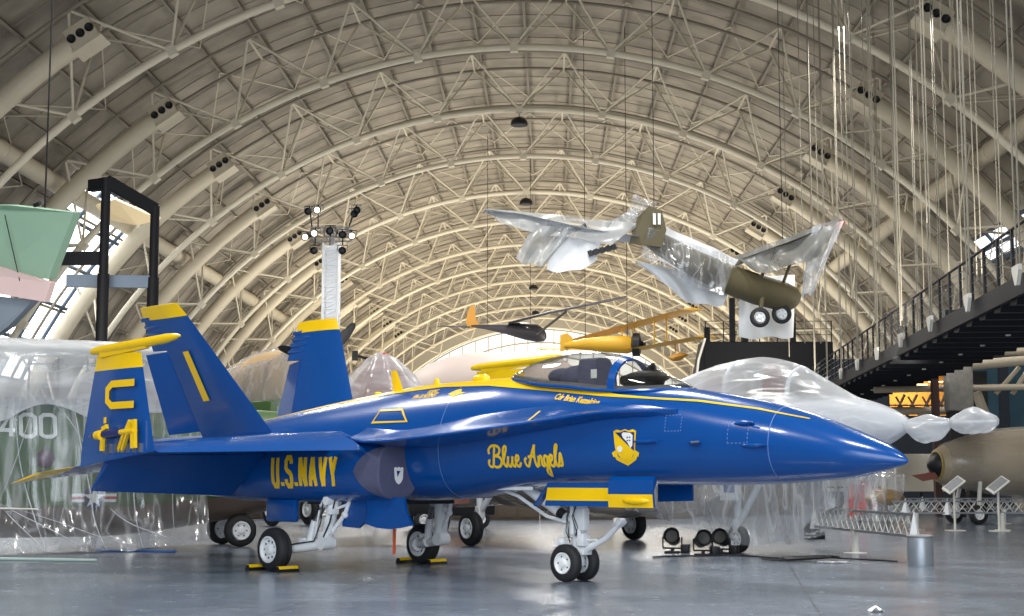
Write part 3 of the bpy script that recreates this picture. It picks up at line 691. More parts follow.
d_ = decal(qs, 6.88, 1.70, 'script_lettering', M['yellow'], jet); d_['label'] = 'yellow script lettering Blue Angels'
def text_decal(txt, x0, z0, h, name, shear, bold=.01, slope=0.0, yfun=fus_y, wid=1.0):
    vs, fs = font_mesh(txt, shear, bold); k = h/.7
    mb = MB(); pts = [(x0 - a*k*wid, z0 + b*k + slope*a*k) for a, b in vs]
    mb.add([V(x, yfun(x, z) + .006, z + .003) for x, z in pts], fs); return mb.build(name, M['yellow'], jet, smooth=0)
text_decal('Cdr Brian Kesselring', 5.72, 2.685, .085, 'name_lettering', .35, .03, -.12, wid=.86)
text_decal('F/A-18 HORNET', 8.92, 2.80, .07, 'type_lettering', .3, .03, .03, wid=.78); text_decal('BOEING', 8.66, 2.885, .055, 'maker_lettering', .3, .03, .03, wid=.8)
mb = MB(); mb.add([V(x, fus_y(x, z) + .008, z) for x, z in ((8.1, 2.86), (7.98, 2.92), (7.86, 2.93), (7.82, 2.88), (7.68, 2.865), (7.82, 2.845), (7.92, 2.80))], [tuple(range(7))]); mb.build('hornet_badge', M['yellow'], jet, smooth=0)
# fold panel lettering: turned a quarter, reading downwards
def panel_decal(quads, name):
    mb = MB()
    for q in quads: mb.add([V(x, 4.30, z) for x, z in q], [tuple(range(len(q)))])
    return mb.build(name, M['yellow'], jet, smooth=0)
def rot_text(ch, xl, xr, zt, zb, sw):
    out = []
    for pl in LET[ch][0]:
        out += ribbon2d([(xl + (xr-xl)*b, zt + (zb-zt)*a/.5) for a, b in pl], sw)
    return out
panel_decal(rot_text('U', 11.88, 11.1, 3.0, 2.66, .11) + [[(11.96, 2.48), (11.88, 2.485), (11.88, 2.39), (11.96, 2.385)]], 'wing_lettering')
# fin number
mb = MB()
pp = [(13.83, 3.82), (13.65, 3.83), (13.42, 2.94), (13.62, 2.93)]
for a in range(6):
    t0, t1 = a/6, (a+1)/6
    def lp(t, i, j): return (pp[i][0] + (pp[j][0]-pp[i][0])*t, pp[i][1] + (pp[j][1]-pp[i][1])*t)
    q = [lp(t0, 0, 3), lp(t0, 1, 2), lp(t1, 1, 2), lp(t1, 0, 3)]
    mb.add([fin_pt((z-2.3)/2.36, x, .085, 1) for x, z in q], [(0, 1, 2, 3)])
mb.build('fin_number', M['yellow'], jet, smooth=0)
# crest on the nose
cr = [(0, .40), (.06, .425), (.13, .405), (.2, .43), (.27, .405), (.34, .425), (.4, .40), (.385, .25), (.37, .12), (.3, .03), (.2, -.02), (.1, .03), (.03, .12), (.015, .25)]
def poly(p): return [p]
cx_, cz_ = 4.5, 1.78
dc = decal([cr], cx_, cz_, 'crest', M['yellow'], jet, off=.006); dc['label'] = 'yellow, navy and white shield crest'
sc_ = lambda P, f, dx=0, dy=0: [((x-.2)*f + .2 + dx, (y-.2)*f + .2 + dy) for x, y in P]
decal([[(.03, .385), (.13, .385), (.2, .41), (.27, .385), (.37, .385), (.355, .12)]], cx_, cz_, 'crest_field', M['deepblue'], dc, off=.009)
decal([[(.15, .36), (.18, .385), (.3, .375), (.345, .34), (.335, .2), (.3, .16), (.25, .24), (.17, .31)]], cx_, cz_, 'crest_emblem', M['crestwhite'], dc, off=.012)
decal([[(.11 + .045*math.cos(2*PI*k/12), .15 + .045*math.sin(2*PI*k/12)) for k in range(12)]], cx_, cz_, 'crest_disc', M['crestwhite'], dc, off=.012)
decal(sum([[[(.24 + a, .30 + b), (.265 + a, .305 + b), (.262 + a, .325 + b), (.237 + a, .32 + b)]] for a in (0, .04) for b in (0, -.045)], []), cx_, cz_, 'crest_jets', M['deepblue'], dc, off=.014)
decal(ribbon2d([(.0, .12), (.05, .02), (.2, -.05), (.35, .02), (.4, .12)], .06) + [[(-.04, .1), (.05, .13), (.04, .05), (-.02, .04)], [(.44, .1), (.35, .13), (.36, .05), (.42, .04)]], cx_, cz_, 'crest_scroll', M['yellow'], dc, off=.011)
# small crest on the intake cover
mb = MB(); mb.add([V(8.645, 1.0 + (x-.2)*.5, 1.56 + (z-.2)*.62) for x, z in [(0.4-a, b) for a, b in cr]], [tuple(range(len(cr)))]); e_ = mb.build('cover_crest', M['crestwhite'], cv if False else [o for o in kids(jet) if o.name.startswith('intake_cover')][0], smooth=0)
mb = MB(); mb.add([V(8.64, 1.0 + (x-.2)*.3, 1.57 + (z-.2)*.36) for x, z in [(.37, .39), (.1, .39), (.3, .12)]], [(0, 1, 2)]); mb.build('cover_crest_field', M['deepblue'], [o for o in kids(jet) if o.name.startswith('intake_cover')][0], smooth=0)
# vent outlined in yellow, radome joint, lex tick, access panels
decal(ribbon2d([(0, 0), (0.03, .2), (.56, .2), (.80, 0)], .03, True), 9.52, 2.43, 'vent_outline', M['yellow'], jet, off=.012)
mb = MB(); M['joint'] = mat('panel_joint_line', srgb(96, 128, 190), .4, 0, .03)
for x in (2.0, 7.93):
    mb = MB(); a_ = sect(x, 56, FS, .004); b_ = sect(x + .014, 56, FS, .004); mb.loft([a_, b_], False, False); mb.build('panel_joint', M['joint'], jet)
mb = MB(); ye, ze = hermite(LX, 5.72); mb.add([V(5.80, ye - .03, ze + .03), V(5.76, ye - .03, ze + .03), V(5.66, ye - .17, ze + .17), V(5.70, ye - .17, ze + .17)], [(0, 1, 2, 3)]); mb.build('strake_tick', M['yellow'], jet, smooth=0)
q_ = []
for (x, z, w_, h_) in ((3.62, 2.16, .26, .22), (2.62, 1.98, .3, .28)):
    for i in range(5):
        for (a, b) in (((i/5)*w_, 0), ((i/5)*w_, h_)): q_.append([(3.62 - x + a, z + b), (3.62 - x + a + w_/9, z + b), (3.62 - x + a + w_/9, z + b + .012), (3.62 - x + a, z + b + .012)])
        for (a, b) in ((0, (i/5)*h_), (w_, (i/5)*h_)): q_.append([(3.62 - x + a, z + b), (3.62 - x + a + .012, z + b), (3.62 - x + a + .012, z + b + h_/9), (3.62 - x + a, z + b + h_/9)])
decal(q_, 3.62, 0, 'access_panel_rivets', M['joint'], jet, off=.004)
for (x, z, l_) in ((3.12, 2.0, .10), (2.4, 2.25, .16), (2.22, 1.95, .2), (3.95, 2.03, .2)):
    mb = MB(); y = fus_y(x, z); mb.ball((x, y + .01, z), (l_, .05, .035)); mb.tube([(x - l_*.6, y + .05, z), (x - l_*1.3, y + .07, z)], .012, 8); mb.build('air_data_probe', M['blue'], jet)
mb = MB(); mb.tube([(3.12, fus_y(3.12, 2.0), 2.0), (3.1, fus_y(3.12, 2.0) + .1, 2.0), (2.98, fus_y(3.12, 2.0) + .11, 2.01)], .014, 8); mb.build('vane_probe', M['steel'], jet)
# antennas on the spine
mb = MB(); mb.loft([[V(x + a, b, z) for a, b in ((0, 0), (.1, .02), (w_, 0), (.1, -.02))] for x, w_, z in ((9.66, .26, 2.98), (9.74, .22, 3.15), (9.84, .14, 3.34))]); mb.build('blade_antenna', M['yellow'], jet)
for x, r_ in ((10.31, .07), (8.84, .05), (7.8, .14)):
    mb = MB(); mb.ball((x, 0, hermite(FS, x)[3] + .02), (r_*1.3, r_*.7, r_*(1.8 if x == 8.84 else .6))); mb.build('dome_antenna', M['yellow'], jet)

# --- undercarriage
def wheel(name, c, r, w_, parent, holes, hub_r, sides=(1, -1)):
    c = Vector(c); m_ = MB(); h = w_/2
    m_.lathe(c - V(0, h, 0), (0, 1, 0), [(0, r*.62), (0.02*w_, r*.78), (.10*w_, r*.92), (.22*w_, r*.985), (.3*w_, r), (.34*w_, r*.975), (.38*w_, r), (.48*w_, r*1.003), (.5*w_, r*.975), (.52*w_, r*1.003), (.62*w_, r), (.66*w_, r*.975), (.7*w_, r), (.78*w_, r*.985), (.9*w_, r*.92), (.98*w_, r*.78), (w_, r*.62)], 40, False, False)
    ty = m_.build(name, M['tyre'], parent, smooth=40)
    m_ = MB()
    for s in sides:
        m_.lathe(c + V(0, s*h*.2, 0), (0, s, 0), [(0, hub_r*.4), (h*.3, hub_r*.98), (h*.86, hub_r*1.02), (h*.9, hub_r*.92), (h*.55, hub_r*.84), (h*.5, hub_r*.45), (h*.78, hub_r*.36), (h*.95, hub_r*.3), (h*1.0, 0.001)], 28, False, False)
    m_.build('hub', M['white'], ty, smooth=30)
    m_ = MB()
    for s in sides:
        for k in range(holes):
            a = 2*PI*k/holes; m_.lathe(c + V(hub_r*.64*math.cos(a), s*h*.70, hub_r*.64*math.sin(a)), (0, s, 0), [(0, hub_r*.085), (h*.06, hub_r*.085)], 10)
        m_.lathe(c + V(0, s*h*1.0, 0), (0, s, 0), [(0, hub_r*.12), (h*.03, hub_r*.1)], 12)
    m_.build('hub_holes', M['dark'], ty)
    return ty
ng = bpy.data.objects.new('nose_gear', None); COL.objects.link(ng); ng.parent = jet
ns = MB(); X = 5.72
ns.tube([(X, 0, 1.44), (X, 0, .50)], .115, 18); ns.tube([(X, 0, .56), (X, 0, .24)], .07, 16); ns.tube([(X + .08, -.17, .275), (X + .08, .17, .275)], .05, 14)
ns.tube([(X, 0, .78), (X, 0, .86)], .12, 18); ns.tube([(X, 0, .54), (X, 0, .60)], .11, 18); ns.box((X + .02, 0, .34), (.16, .12, .2), None, .03)
ns.box((X - .12, .09, .92), (.2, .14, .34), None, .03); ns.box((X + .12, .02, .74), (.26, .2, .2), None, .04); ns.box((X - .12, .07, .62), (.16, .16, .2), None, .03); ns.tube([(X + .02, .15, 1.3), (X + .02, .15, .7)], .035, 10); ns.tube([(X, 0, .96), (X, 0, 1.02)], .14, 18)
ns.build('strut', M['white'], ng)
ns = MB(); ns.tube([(X + .1, 0, .86), (6.1, .0, 1.0), (6.9, 0, 1.42)], [.06, .075, .075], 16); ns.tube([(X + .12, .0, .9), (X + .3, 0, .9)], .08, 14); ns.build('drag_brace', M['white'], ng)
ns = MB(); ns.tube([(6.0, 0, .95), (6.12, 0, 1.01)], .083, 16); ns.build('brace_collar', M['dark'], ng)
ns = MB(); ns.tube([(5.85, .09, .86), (6.3, .09, .95), (6.9, .09, 1.25), (7.3, .09, 1.36)], .028, 10); ns.tube([(5.85, -.09, .9), (6.6, -.09, 1.2)], .024, 8); ns.build('brace_link', M['white'], ng)
ns = MB(); ns.tube([(X - .06, 0, .44), (5.2, 0, .66), (4.96, 0, .86)], [.055, .05, .045], 12); ns.box((4.93, 0, .88), (.12, .16, .09), Matrix.Rotation(.7, 3, 'Y'), .02); ns.box((X - .08, 0, .45), (.16, .2, .12), None, .02); ns.tube([(X - .05, .06, .62), (5.35, .05, .62)], .022, 8); ns.build('launch_bar', M['white'], ng)
ns = MB()
for s in (-1, 1): ns.bar((X + .05, s*.05, .62), (X + .34, s*.02, .46), .03, .07); ns.bar((X + .34, s*.02, .46), (X + .06, s*.05, .3), .03, .06)
ns.build('torque_link', M['white'], ng)
ns = MB(); ns.ball((X + .28, .1, .56), (.09, .1, .09)); ns.tube([(X + .28, .12, .56), (X + .28, .2, .56)], .05, 12); ns.ball((X - .1, .1, .80), .05); ns.tube([(X - .1, .12, 1.0), (X - .1, .13, .7)], .03, 8); ns.build('steering_actuator', M['white'], ng)
ns = MB(); r2 = random.Random(3)
for k in range(4):
    a = V(X + r2.uniform(-.12, .12), .1 + r2.uniform(0, .06), 1.2); b = V(X + r2.uniform(-.15, .2), .13, .55 + r2.uniform(0, .2)); ns.tube([a, a.lerp(b, .4) + V(r2.uniform(-.08, .08), .05, 0), a.lerp(b, .75) + V(r2.uniform(-.08, .08), .03, 0), b], .007, 6)
ns.build('hydraulic_hose', M['dark'], ng)
wheel('nose_wheel', (5.82, .2, .275), .277, .17, ng, 5, .155); wheel('nose_wheel', (5.82, -.2, .275), .277, .17, ng, 5, .155)
for s in (1, -1):
    mg = bpy.data.objects.new('main_gear', None); COL.objects.link(mg); mg.parent = jet; X = 10.15; mg.location = (0 if s == 1 else -.2, 0, 0)
    g = MB(); g.tube([(X - .06, s*1.08, 1.3), (X + .06, s*1.18, .5)], [.1, .085], 16); g.tube([(X + .03, s*1.08, .47), (X + .03, s*1.32, .47)], .11, 16); g.tube([(X - .05, s*1.0, 1.16), (X - .03, s*1.28, 1.16)], .08, 14); g.box((X - .02, s*1.2, .75), (.14, .1, .3), None, .03); g.box((X + .06, s*1.2, .6), (.24, .16, .12), None, .03); g.build('strut', M['white'], mg)
    g = MB(); g.tube([(X + .04, s*1.2, .47), (X + .3, s*1.24, .42), (11.0, s*1.40, .35)], [.1, .085, .075], 16); g.tube([(X + .42, s*1.25, .42), (X + .5, s*1.27, .41)], .1, 16); g.tube([(10.97, s*1.38, .35), (11.06, s*1.4, .345)], .12, 16); g.tube([(11.06, s*1.3, .345), (11.06, s*1.62, .345)], .06, 14); g.build('trailing_arm', M['white'], mg)
    g = MB(); g.tube([(X + .32, s*1.2, .82), (X + .42, s*1.24, .46)], .07, 16); g.tube([(X + .12, s*1.12, 1.2), (X + .18, s*1.14, 1.06)], .07, 16); g.build('shock_body', M['white'], mg)
    g = MB(); g.tube([(X + .16, s*1.13, 1.1), (X + .34, s*1.2, .78)], .045, 14); g.build('shock_piston', M['steel'], mg)
    g = MB(); g.tube([(9.75, s*1.04, 1.25), (9.85, s*1.08, .95), (X - .02, s*1.16, .6)], .035, 10); g.tube([(9.8, s*1.06, 1.1), (X, s*1.12, 1.0)], .025, 8); g.ball((9.86, s*1.08, .93), .06); g.tube([(X + .1, s*1.3, 1.0), (X + .2, s*1.3, .55)], .015, 6); g.build('side_brace', M['white'], mg)
    g = MB(); g.tube([(X - .14, s*1.16, 1.2), (X - .12, s*1.26, .8), (X + .02, s*1.3, .52)], .014, 6); g.tube([(X + .1, s*1.22, 1.15), (X + .06, s*1.3, .8), (X + .2, s*1.32, .5), (10.9, s*1.46, .42)], .012, 6); g.build('brake_hose', M['dark'], mg)
    g = MB(); g.box((X + .55, s*1.27, .5), (.16, .1, .1), None, .02); g.build('arm_fitting', M['white'], mg); g = MB(); g.box((X - .1, s*1.18, .98), (.1, .2, .1), None, .02); g.build('gear_fitting', M['white'], mg)
    wheel('main_wheel', (11.06, s*1.58, .352), .355, .27, mg, 9, .215)
    # doors hanging below the belly
    def plate(P, y, th, bow=.08): 
        m_ = MB(); n = len(P)
        zt = max(p[1] for p in P); f = [V(x, s*(y + bow*(zt - z)), z) for x, z in P]
        m_.prism(f, (0, s*th, 0)); return m_
    if s == 1: plate([(9.32, 1.22), (8.42, 1.22), (8.34, 1.0), (8.18, .80), (8.45, .75), (8.72, .725), (9.0, .74), (9.3, .80), (9.26, 1.0)], 1.05, .05, .1).build('gear_door', M['blue'], jet, smooth=0)
    if s == 1: plate([(9.95, 1.2), (9.42, 1.22), (9.36, 1.0), (9.4, .82), (9.55, .72), (9.95, .74)], .98, .05, .06).build('gear_door', M['blue'], jet, smooth=0)
    m_ = MB(); m_.box((11.4, s*1.17, .98), (.8, .1, .38), None, .03); m_.build('gear_door', M['blue'], jet)
g = MB(); g.box((10.2, 0, 1.13), (1.5, 2.0, .08)); g.build('wheel_bay', M['darkgap'], jet)
g = MB(); g.box((5.7, 0, 1.43), (1.9, .5, .04)); g.box((6.95, .3, 1.37), (1.1, .03, .05)); g.box((6.95, -.3, 1.37), (1.1, .03, .05)); g.build('nose_wheel_bay', M['white'], jet)
# nose gear doors, yellow and blue
ya = .50
def flatdoor(P, m_, nm, par, y=ya, th=.035): 
    k = MB(); k.prism([V(x, y, z) for x, z in P], (0, th, 0)); return k.build(nm, m_, par, smooth=0)
dr_ = flatdoor([(5.86, 1.46), (4.68, 1.46), (4.68, 1.12), (5.94, 1.12)], M['blue'], 'nose_gear_door', jet, ya, .03)
flatdoor([(5.88, 1.385), (4.68, 1.385), (4.68, 1.20), (5.92, 1.20)], M['yellow'], 'door_stripe', dr_, ya + .03, .006)
k = MB(); k.loft([[V(x, y, z) for y, z in ((.52, 1.55), (.58, 1.5), (.60, 1.34), (.58, 1.12), (.54, 1.12), (.56, 1.34), (.5, 1.48))] for x in (4.66, 3.86)]); df = k.build('nose_gear_door', M['blue'], jet, smooth=0)
k = MB(); k.loft([[V(x, y + .006, z) for y, z in ((.601, 1.30), (.581, 1.115), (.575, 1.115), (.59, 1.3))] for x in (4.66, 3.86)]); k.build('door_stripe', M['yellow'], df, smooth=0)
k = MB(); k.ball((4.16, .6, 1.21), (.24, .05, .055)); k.build('approach_light', M['yellow'], df)
k = MB(); k.prism([V(4.6, -.5, 1.46), V(3.98, -.5, 1.46), V(3.98, -.5, 1.2), V(4.6, -.5, 1.18)], (0, .04, 0)); k.build('nose_gear_door', M['blue'], jet, smooth=0)
k = MB(); k.bar((5.9, .42, 1.45), (6.2, .42, 1.12), .03, .14, up=(0, 1, 0)); k.build('door_link', M['blue'], jet, smooth=0)
# warning streamer hanging under the belly
k = MB(); k.box((9.3, .5, .62), (.07, .012, .66)); k.build('warning_streamer', M['hoop'], jet, smooth=0)
# chocks under the main wheels
def chock(loc, ang, lab):
    t = thing('wheel_chock', lab, 'chock', loc, ang, 'yellow and black wheel chocks')
    k = MB(); k.prism([V(-.2, -.07, .0), V(-.2, .07, 0), V(-.2, .03, .09), V(-.2, -.03, .09)], (.4, 0, 0)); k.build('block', M['dark'], t, smooth=0)
    k = MB(); k.prism([V(-.195, -.05, .05), V(-.195, .05, .05), V(-.195, .028, .096), V(-.195, -.028, .096)], (.39, 0, 0)); k.build('stripe', M['yellow'], t, smooth=0)
    return t
Rz = Matrix.Rotation(AJ, 3, 'Z')
for (x, y, lab) in ((10.66, 1.62, 'yellow and black chock ahead of the near main wheel of the blue jet'), (11.47, 1.62, 'yellow and black chock behind the near main wheel of the blue jet'),
                    (10.46, -1.55, 'yellow and black chock ahead of the far main wheel of the blue jet'), (11.27, -1.55, 'yellow and black chock behind the far main wheel of the blue jet')):
    chock(RJ + Rz @ V(x, y, 0), AJ + PI/2, lab)
# ------------------------------------------------------------------ other aircraft
M['greyjet'] = mat('jet_grey_paint', srgb(200, 203, 207), .45, 0, .06, 2)
M['olive'] = mat('olive_drab_paint', srgb(92, 84, 58), .6, 0, .12, 1.5)
M['green'] = mat('camouflage_green_paint', srgb(66, 96, 52), .45, 0, .22, .9)
M['bellymetal'] = mat('weathered_belly_metal', srgb(108, 92, 80), .45, .2, .2, 1.6)
M['maroon'] = mat('faded_red_brown_paint', srgb(140, 84, 74), .5, 0, .15, 2)
M['bronze'] = mat('golden_brown_metal', srgb(214, 182, 138), .35, .2, .18, 1.3)
M['seagreen'] = mat('pale_green_paint', srgb(140, 172, 148), .55, 0, .10, 1.2)
M['pink'] = mat('faded_pink_paint', srgb(222, 194, 190), .6, 0, .06, 1.2)
M['slate'] = mat('slate_grey_paint', srgb(128, 140, 152), .55, 0, .06, 2)
M['tarp'] = mat('pale_airliner_skin', srgb(168, 156, 152), .6, 0, .04, .4)
M['blackskin'] = mat('matt_dark_aircraft_skin', srgb(46, 44, 50), .5, 0, .12, 1)
M['amber'] = mat('amber_rudder_paint', srgb(190, 136, 52), .55, 0, .1, 2)
M['bipyellow'] = mat('trainer_yellow_paint', srgb(206, 158, 34), .45, 0, .08, 1.5)
M['red'] = mat('red_paint', srgb(196, 60, 46), .5, 0, .08, 3)

def loftz(tab, x, n, nt=2.0, nb=2.0, fn=None):
    """ring of a fuselage: tab rows (x, w, zb, zm, zt)"""
    w, zb, zm, zt = hermite(tab, x); out = []
    for k in range(n):
        t = 2*PI*k/n; c, s = math.cos(t), math.sin(t); e = nt if s >= 0 else nb
        p = V(x, w*math.copysign(abs(c)**(2/e), c), zm + (zt-zm if s >= 0 else zm-zb)*math.copysign(abs(s)**(2/e), s)); out.append(p if fn is None else fn(p, t))
    return out
def wob(x, y, z, a):
    return a*(math.sin(3.1*x + 2.3*z) + math.sin(5.7*x - 3.9*y + 1.3) + .7*math.sin(9.1*z + 4.3*x) + .6*math.sin(13*x + 7*z + 3*y))/3.3

# --- grey two-seat jet wrapped in film behind the blue jet's nose
AG = math.radians(180 - 54); gj = thing('wrapped_jet', 'grey jet fighter wrapped in plastic film behind the nose of the blue jet', 'jet', (7.27, 27.3, 0), AG)
GT = [(0, .03, 2.44, 2.5, 2.56), (.25, .16, 2.30, 2.5, 2.70), (.6, .3, 2.14, 2.5, 2.84), (1.5, .52, 1.9, 2.48, 3.06), (2.5, .68, 1.72, 2.45, 3.14), (4, .8, 1.55, 2.4, 3.2), (6, .95, 1.35, 2.3, 3.3), (8, 1.7, 1.2, 2.15, 3.25), (10, 2.3, 1.1, 2.0, 3.0), (14, 2.3, 1.2, 2.0, 2.75), (18, 1.6, 1.5, 2.0, 2.4)]
mb = MB(); mb.loft([loftz(GT, x, 36) for x in [0, .05, .12, .25, .4] + [.6 + .4*i for i in range(44)]]); mb.build('fuselage', M['greyjet'], gj, smooth=50)
GC = [(1.35, .05, 3.0, 3.05), (2.0, .32, 3.02, 3.38), (2.8, .46, 3.05, 3.74), (3.75, .5, 3.08, 3.92), (4.8, .5, 3.1, 3.86), (5.8, .42, 3.15, 3.65), (6.9, .1, 3.2, 3.3)]
def gcan(x, g=0.0):
    w, zs, zt = hermite(GC, x); return [V(x, (w+g)*math.cos(PI*k/18), zs + (zt-zs+g)*math.sin(PI*k/18)**.9) for k in range(19)]
g = [gcan(1.4 + 5.4*i/24) for i in range(25)]
mb = MB(); mb.sheet(lambda u, v: g[round(u*24)][round(v*18)], 24, 18, th=.01); mb.build('canopy', M['glass'], gj, smooth=60)
mb = MB()
for x in (2.6, 4.3): mb.tube(gcan(x, .01), .05, 8)
mb.build('canopy_frame', M['greyjet'], gj)
mb = MB()
for x in (3.3, 5.0): mb.loft([[V(x + a + .12*(z-3), b, z) for a, b in ((-.1, -.22), (-.1, .22), (.16, .22), (.16, -.22))] for z in (2.95, 3.3, 3.62)]); mb.ball((x + .12, 0, 3.66), (.14, .16, .12))
mb.build('ejection_seat', M['maroon'], gj)
mb = MB(); mb.tube([(.05, 0, 2.5), (-1.9, 0, 2.5)], [.05, .02], 10); mb.build('pitot_boom', M['greyjet'], gj)
mb = MB()
def fcap(x):
    r = loftz(GT, x, 40, 2.0, 2.0); out = []
    for k, p in enumerate(r):
        t = 2*PI*k/40; d = V(0, p.y, p.z - hermite(GT, x)[2]); d = d.normalized() if d.length > 1e-6 else V(0, 0, 1)
        q = p + d*(.04 + max(0, wob(p.x*.6, p.y*.6, p.z*.7, .03)))
        if 1.3 < x < 7.0 and p.z > 2.9:
            w, zs, zt = hermite(GC, x); f = max(0, 1 - (abs(p.y)/(w + .3))**1.7); q.z = max(q.z, zs - .1 + (zt - zs + .16)*f + wob(p.x*.8, p.y, 0, .012))
        out.append(q)
    return out
mb.loft([fcap(x) for x in [.02, .1, .25, .4] + [.6 + .2*i for i in range(40)]], False, False)
fm_ = mb.build('plastic_film', M['poly2'], gj, smooth=80)
mb = MB()
def bag(x0, x1, rmax, sag, n=14):
    out = []
    for i in range(n+1):
        u = i/n; r = .05 + rmax*math.sin(PI*u)**.7; x = x0 + (x1-x0)*u; c = V(x, 0, 2.5 - sag*math.sin(PI*u))
        out.append([c + V(0, r*math.cos(2*PI*k/16), (r if math.sin(2*PI*k/16) > 0 else r*1.1)*math.sin(2*PI*k/16))*(1 + .10*math.sin(2*PI*k/16*3 + 7*u) + .07*math.sin(2*PI*k/16*5 - 11*u)) for k in range(16)])
    return out
mb.loft(bag(.12, -.92, .19, .10)); mb.build('boom_film', M['poly2'], fm_, smooth=80)
mb = MB(); mb.loft(bag(-.9, -1.9, .17, -.02)); mb.build('boom_film', M['poly2'], fm_, smooth=80)
mb = MB()                                   # loose film hanging from the belly towards the floor
def drape(u, v):
    x = .9 + 6.4*u; w, zb, zm, zt = hermite(GT, x); y0 = w*.96
    low = lin([(0, 1.35), (.12, .95), (.25, .42), (.42, .22), (.55, .40), (.7, .52), (.85, .75), (1, .95)], u)
    z = zm - .05 + (low - zm)*v; y = y0*(1 - .35*v*v) + .05 + wob(x*2.2, v*2, z, .09)*v + .06*math.sin(22*u + 4*v)*v
    return V(x + .08*math.sin(9*v + 3*u)*v, y, z)
mb.sheet(drape, 60, 22, .006); mb.sheet(lambda u, v: V(drape(u, v).x + .05, -drape(1-u, v).y*.9 if False else -drape(u, v).y, drape(u, v).z + .05*math.sin(8*u)), 40, 14, .006)
mb.build('belly_drape', M['poly3'], fm_, smooth=80)
mb = MB()
def bag2(u, v):
    x = 6.8 + 7.4*u; a = PI*(v*1.0); w = 2.25 - .3*u; return V(x, w*math.cos(a), 1.75 - (1.0 + .12*math.sin(6*u))*math.sin(a) + wob(x, 2*math.cos(a), 0, .06))
mb.sheet(bag2, 40, 22, .006); mb.build('belly_drape', plastic('belly_film_dusty', (.55, .48, .42), .6, .2, (.4, 1.5, 1.5), .15), fm_, smooth=80)
def strut_gear(par, x, y, r, w_, zt, nm):
    e = bpy.data.objects.new(nm, None); COL.objects.link(e); e.parent = par
    m_ = MB(); s = 1 if y > 0 else (-1 if y < 0 else 1); off = -s*(w_*.5 + .12) if y else 0
    m_.tube([(x, y + off, zt), (x, y + off, r*1.1)], [.09, .07], 14); m_.tube([(x, y + off, r), (x, y, r)], .06, 12); m_.tube([(x - .9, y + off, zt), (x, y + off, r*1.9)], .07, 12); m_.box((x, y + off, r*1.9), (.18, .18, .3), None, .03); m_.tube([(x + .12, y + off, r*2.2), (x + .3, y + off, r*1.5), (x + .1, y + off, r)], .03, 8)
    m_.build('strut', M['white'], e); wheel('wheel', (x, y, r), r, w_, e, 6, r*.58); return e
strut_gear(gj, 4.46, 0, .28, .18, 1.8, 'nose_gear')
strut_gear(gj, 10.9 - .55, 2.62, .39, .26, 1.6, 'main_gear'); strut_gear(gj, 10.9 - .3, -2.45, .39, .26, 1.6, 'main_gear')
mb = MB(); mb.box((4.35, .35, 1.38), (.5, .04, .62), None, .015); gd = mb.build('nose_gear_door', M['white'], gj); mb = MB(); mb.box((4.32, .375, 1.45), (.30, .012, .44)); mb.build('door_panel', M['blue'], gd, smooth=0)
mb = MB()
for s in (1, -1): mb.loft([[V(x, s*y, z) for x, z in ((a, 2.2), (b, 2.3), (c, 2.2), (b, 2.1))] for y, a, b, c in ((1.6, 8.0, 10.5, 14.0), (3.8, 10.0, 12.0, 14.2), (5.6, 12.0, 13.2, 14.4))])
mb.build('swept_wing', M['greyjet'], gj, smooth=30)

# --- camouflaged green jet wrapped in film at the left
AX = math.radians(25.5); gz = thing('camouflaged_jet', 'dark green camouflaged jet with white number wrapped in plastic at the left', 'jet', (-11.0, 31.6, 0), AX)
ZT = [(-9, .75, .7, 1.95, 2.85), (-6, 1.0, .4, 1.95, 3.1), (-2, 1.08, .28, 1.95, 3.2), (2, 1.08, .28, 1.95, 3.2), (5, .95, .6, 2.0, 3.1), (7.4, .7, 1.15, 2.05, 2.95), (8.2, .5, 1.4, 2.05, 2.7)]
mb = MB(); mb.loft([loftz(ZT, -9 + 17.2*i/50, 36, 2.3, 2.3) for i in range(51)]); fz = mb.build('fuselage', M['green'], gz, smooth=60)
mb = MB()
def bl(u, v):
    x = -8.8 + 16.6*u; r = loftz(ZT, x, 72, 2.3, 2.3); k = 38 + round(v*32); p = r[k]; zm = hermite(ZT, x)[2]; d = V(0, p.y, p.z - zm).normalized(); return p + d*.012
mb.grid(lambda u, v: bl(u, .16 + .68*v), 50, 22); mb.build('belly_skin', M['bellymetal'], gz, smooth=60)
def zside(x, z, off):
    w, zb, zm, zt = hermite(ZT, x); r = min(1, abs((z-zm)/((zt-zm) if z > zm else (zm-zb)))); return V(x, -w*(1-r**2.3)**(1/2.3) - off, z)
def zdecal(quads, x0, z0, nm, m_, par, off):
    mb = MB()
    for q in quads: vs, fs = fill2d(q, 3); mb.add([zside(x0 + a, z0 + b, off) for a, b in vs], fs)
    return mb.build(nm, m_, par, smooth=60)
M['numwhite'] = mat('number_white', srgb(232, 234, 230), .5, 0, .03)
zq = zdecal(stroke_text('4400', .46, .62, .08, .115), -.35, 2.38, 'serial_number', M['numwhite'], fz, .015); zq['label'] = 'white numerals 400 on the fuselage side'
M['navy'] = mat('insignia_blue', srgb(34, 42, 86), .5, 0, .05); M['insred'] = mat('insignia_red', srgb(176, 66, 66), .5, 0, .05)
ix, iz, ir = 1.98, 1.11, .25
ins = zdecal([[(ir*math.cos(2*PI*k/28), ir*math.sin(2*PI*k/28)) for k in range(28)]], ix, iz, 'star_insignia', M['navy'], fz, .014)
zdecal([[(-.46, -.09), (-.2, -.09), (-.2, .09), (-.46, .09)], [(.2, -.09), (.46, -.09), (.46, .09), (.2, .09)]], ix, iz, 'insignia_bar', M['numwhite'], ins, .016)
zdecal([[(-.46, -.03), (-.2, -.03), (-.2, .03), (-.46, .03)], [(.2, -.03), (.46, -.03), (.46, .03), (.2, .03)]], ix, iz, 'insignia_stripe', M['insred'], ins, .018)
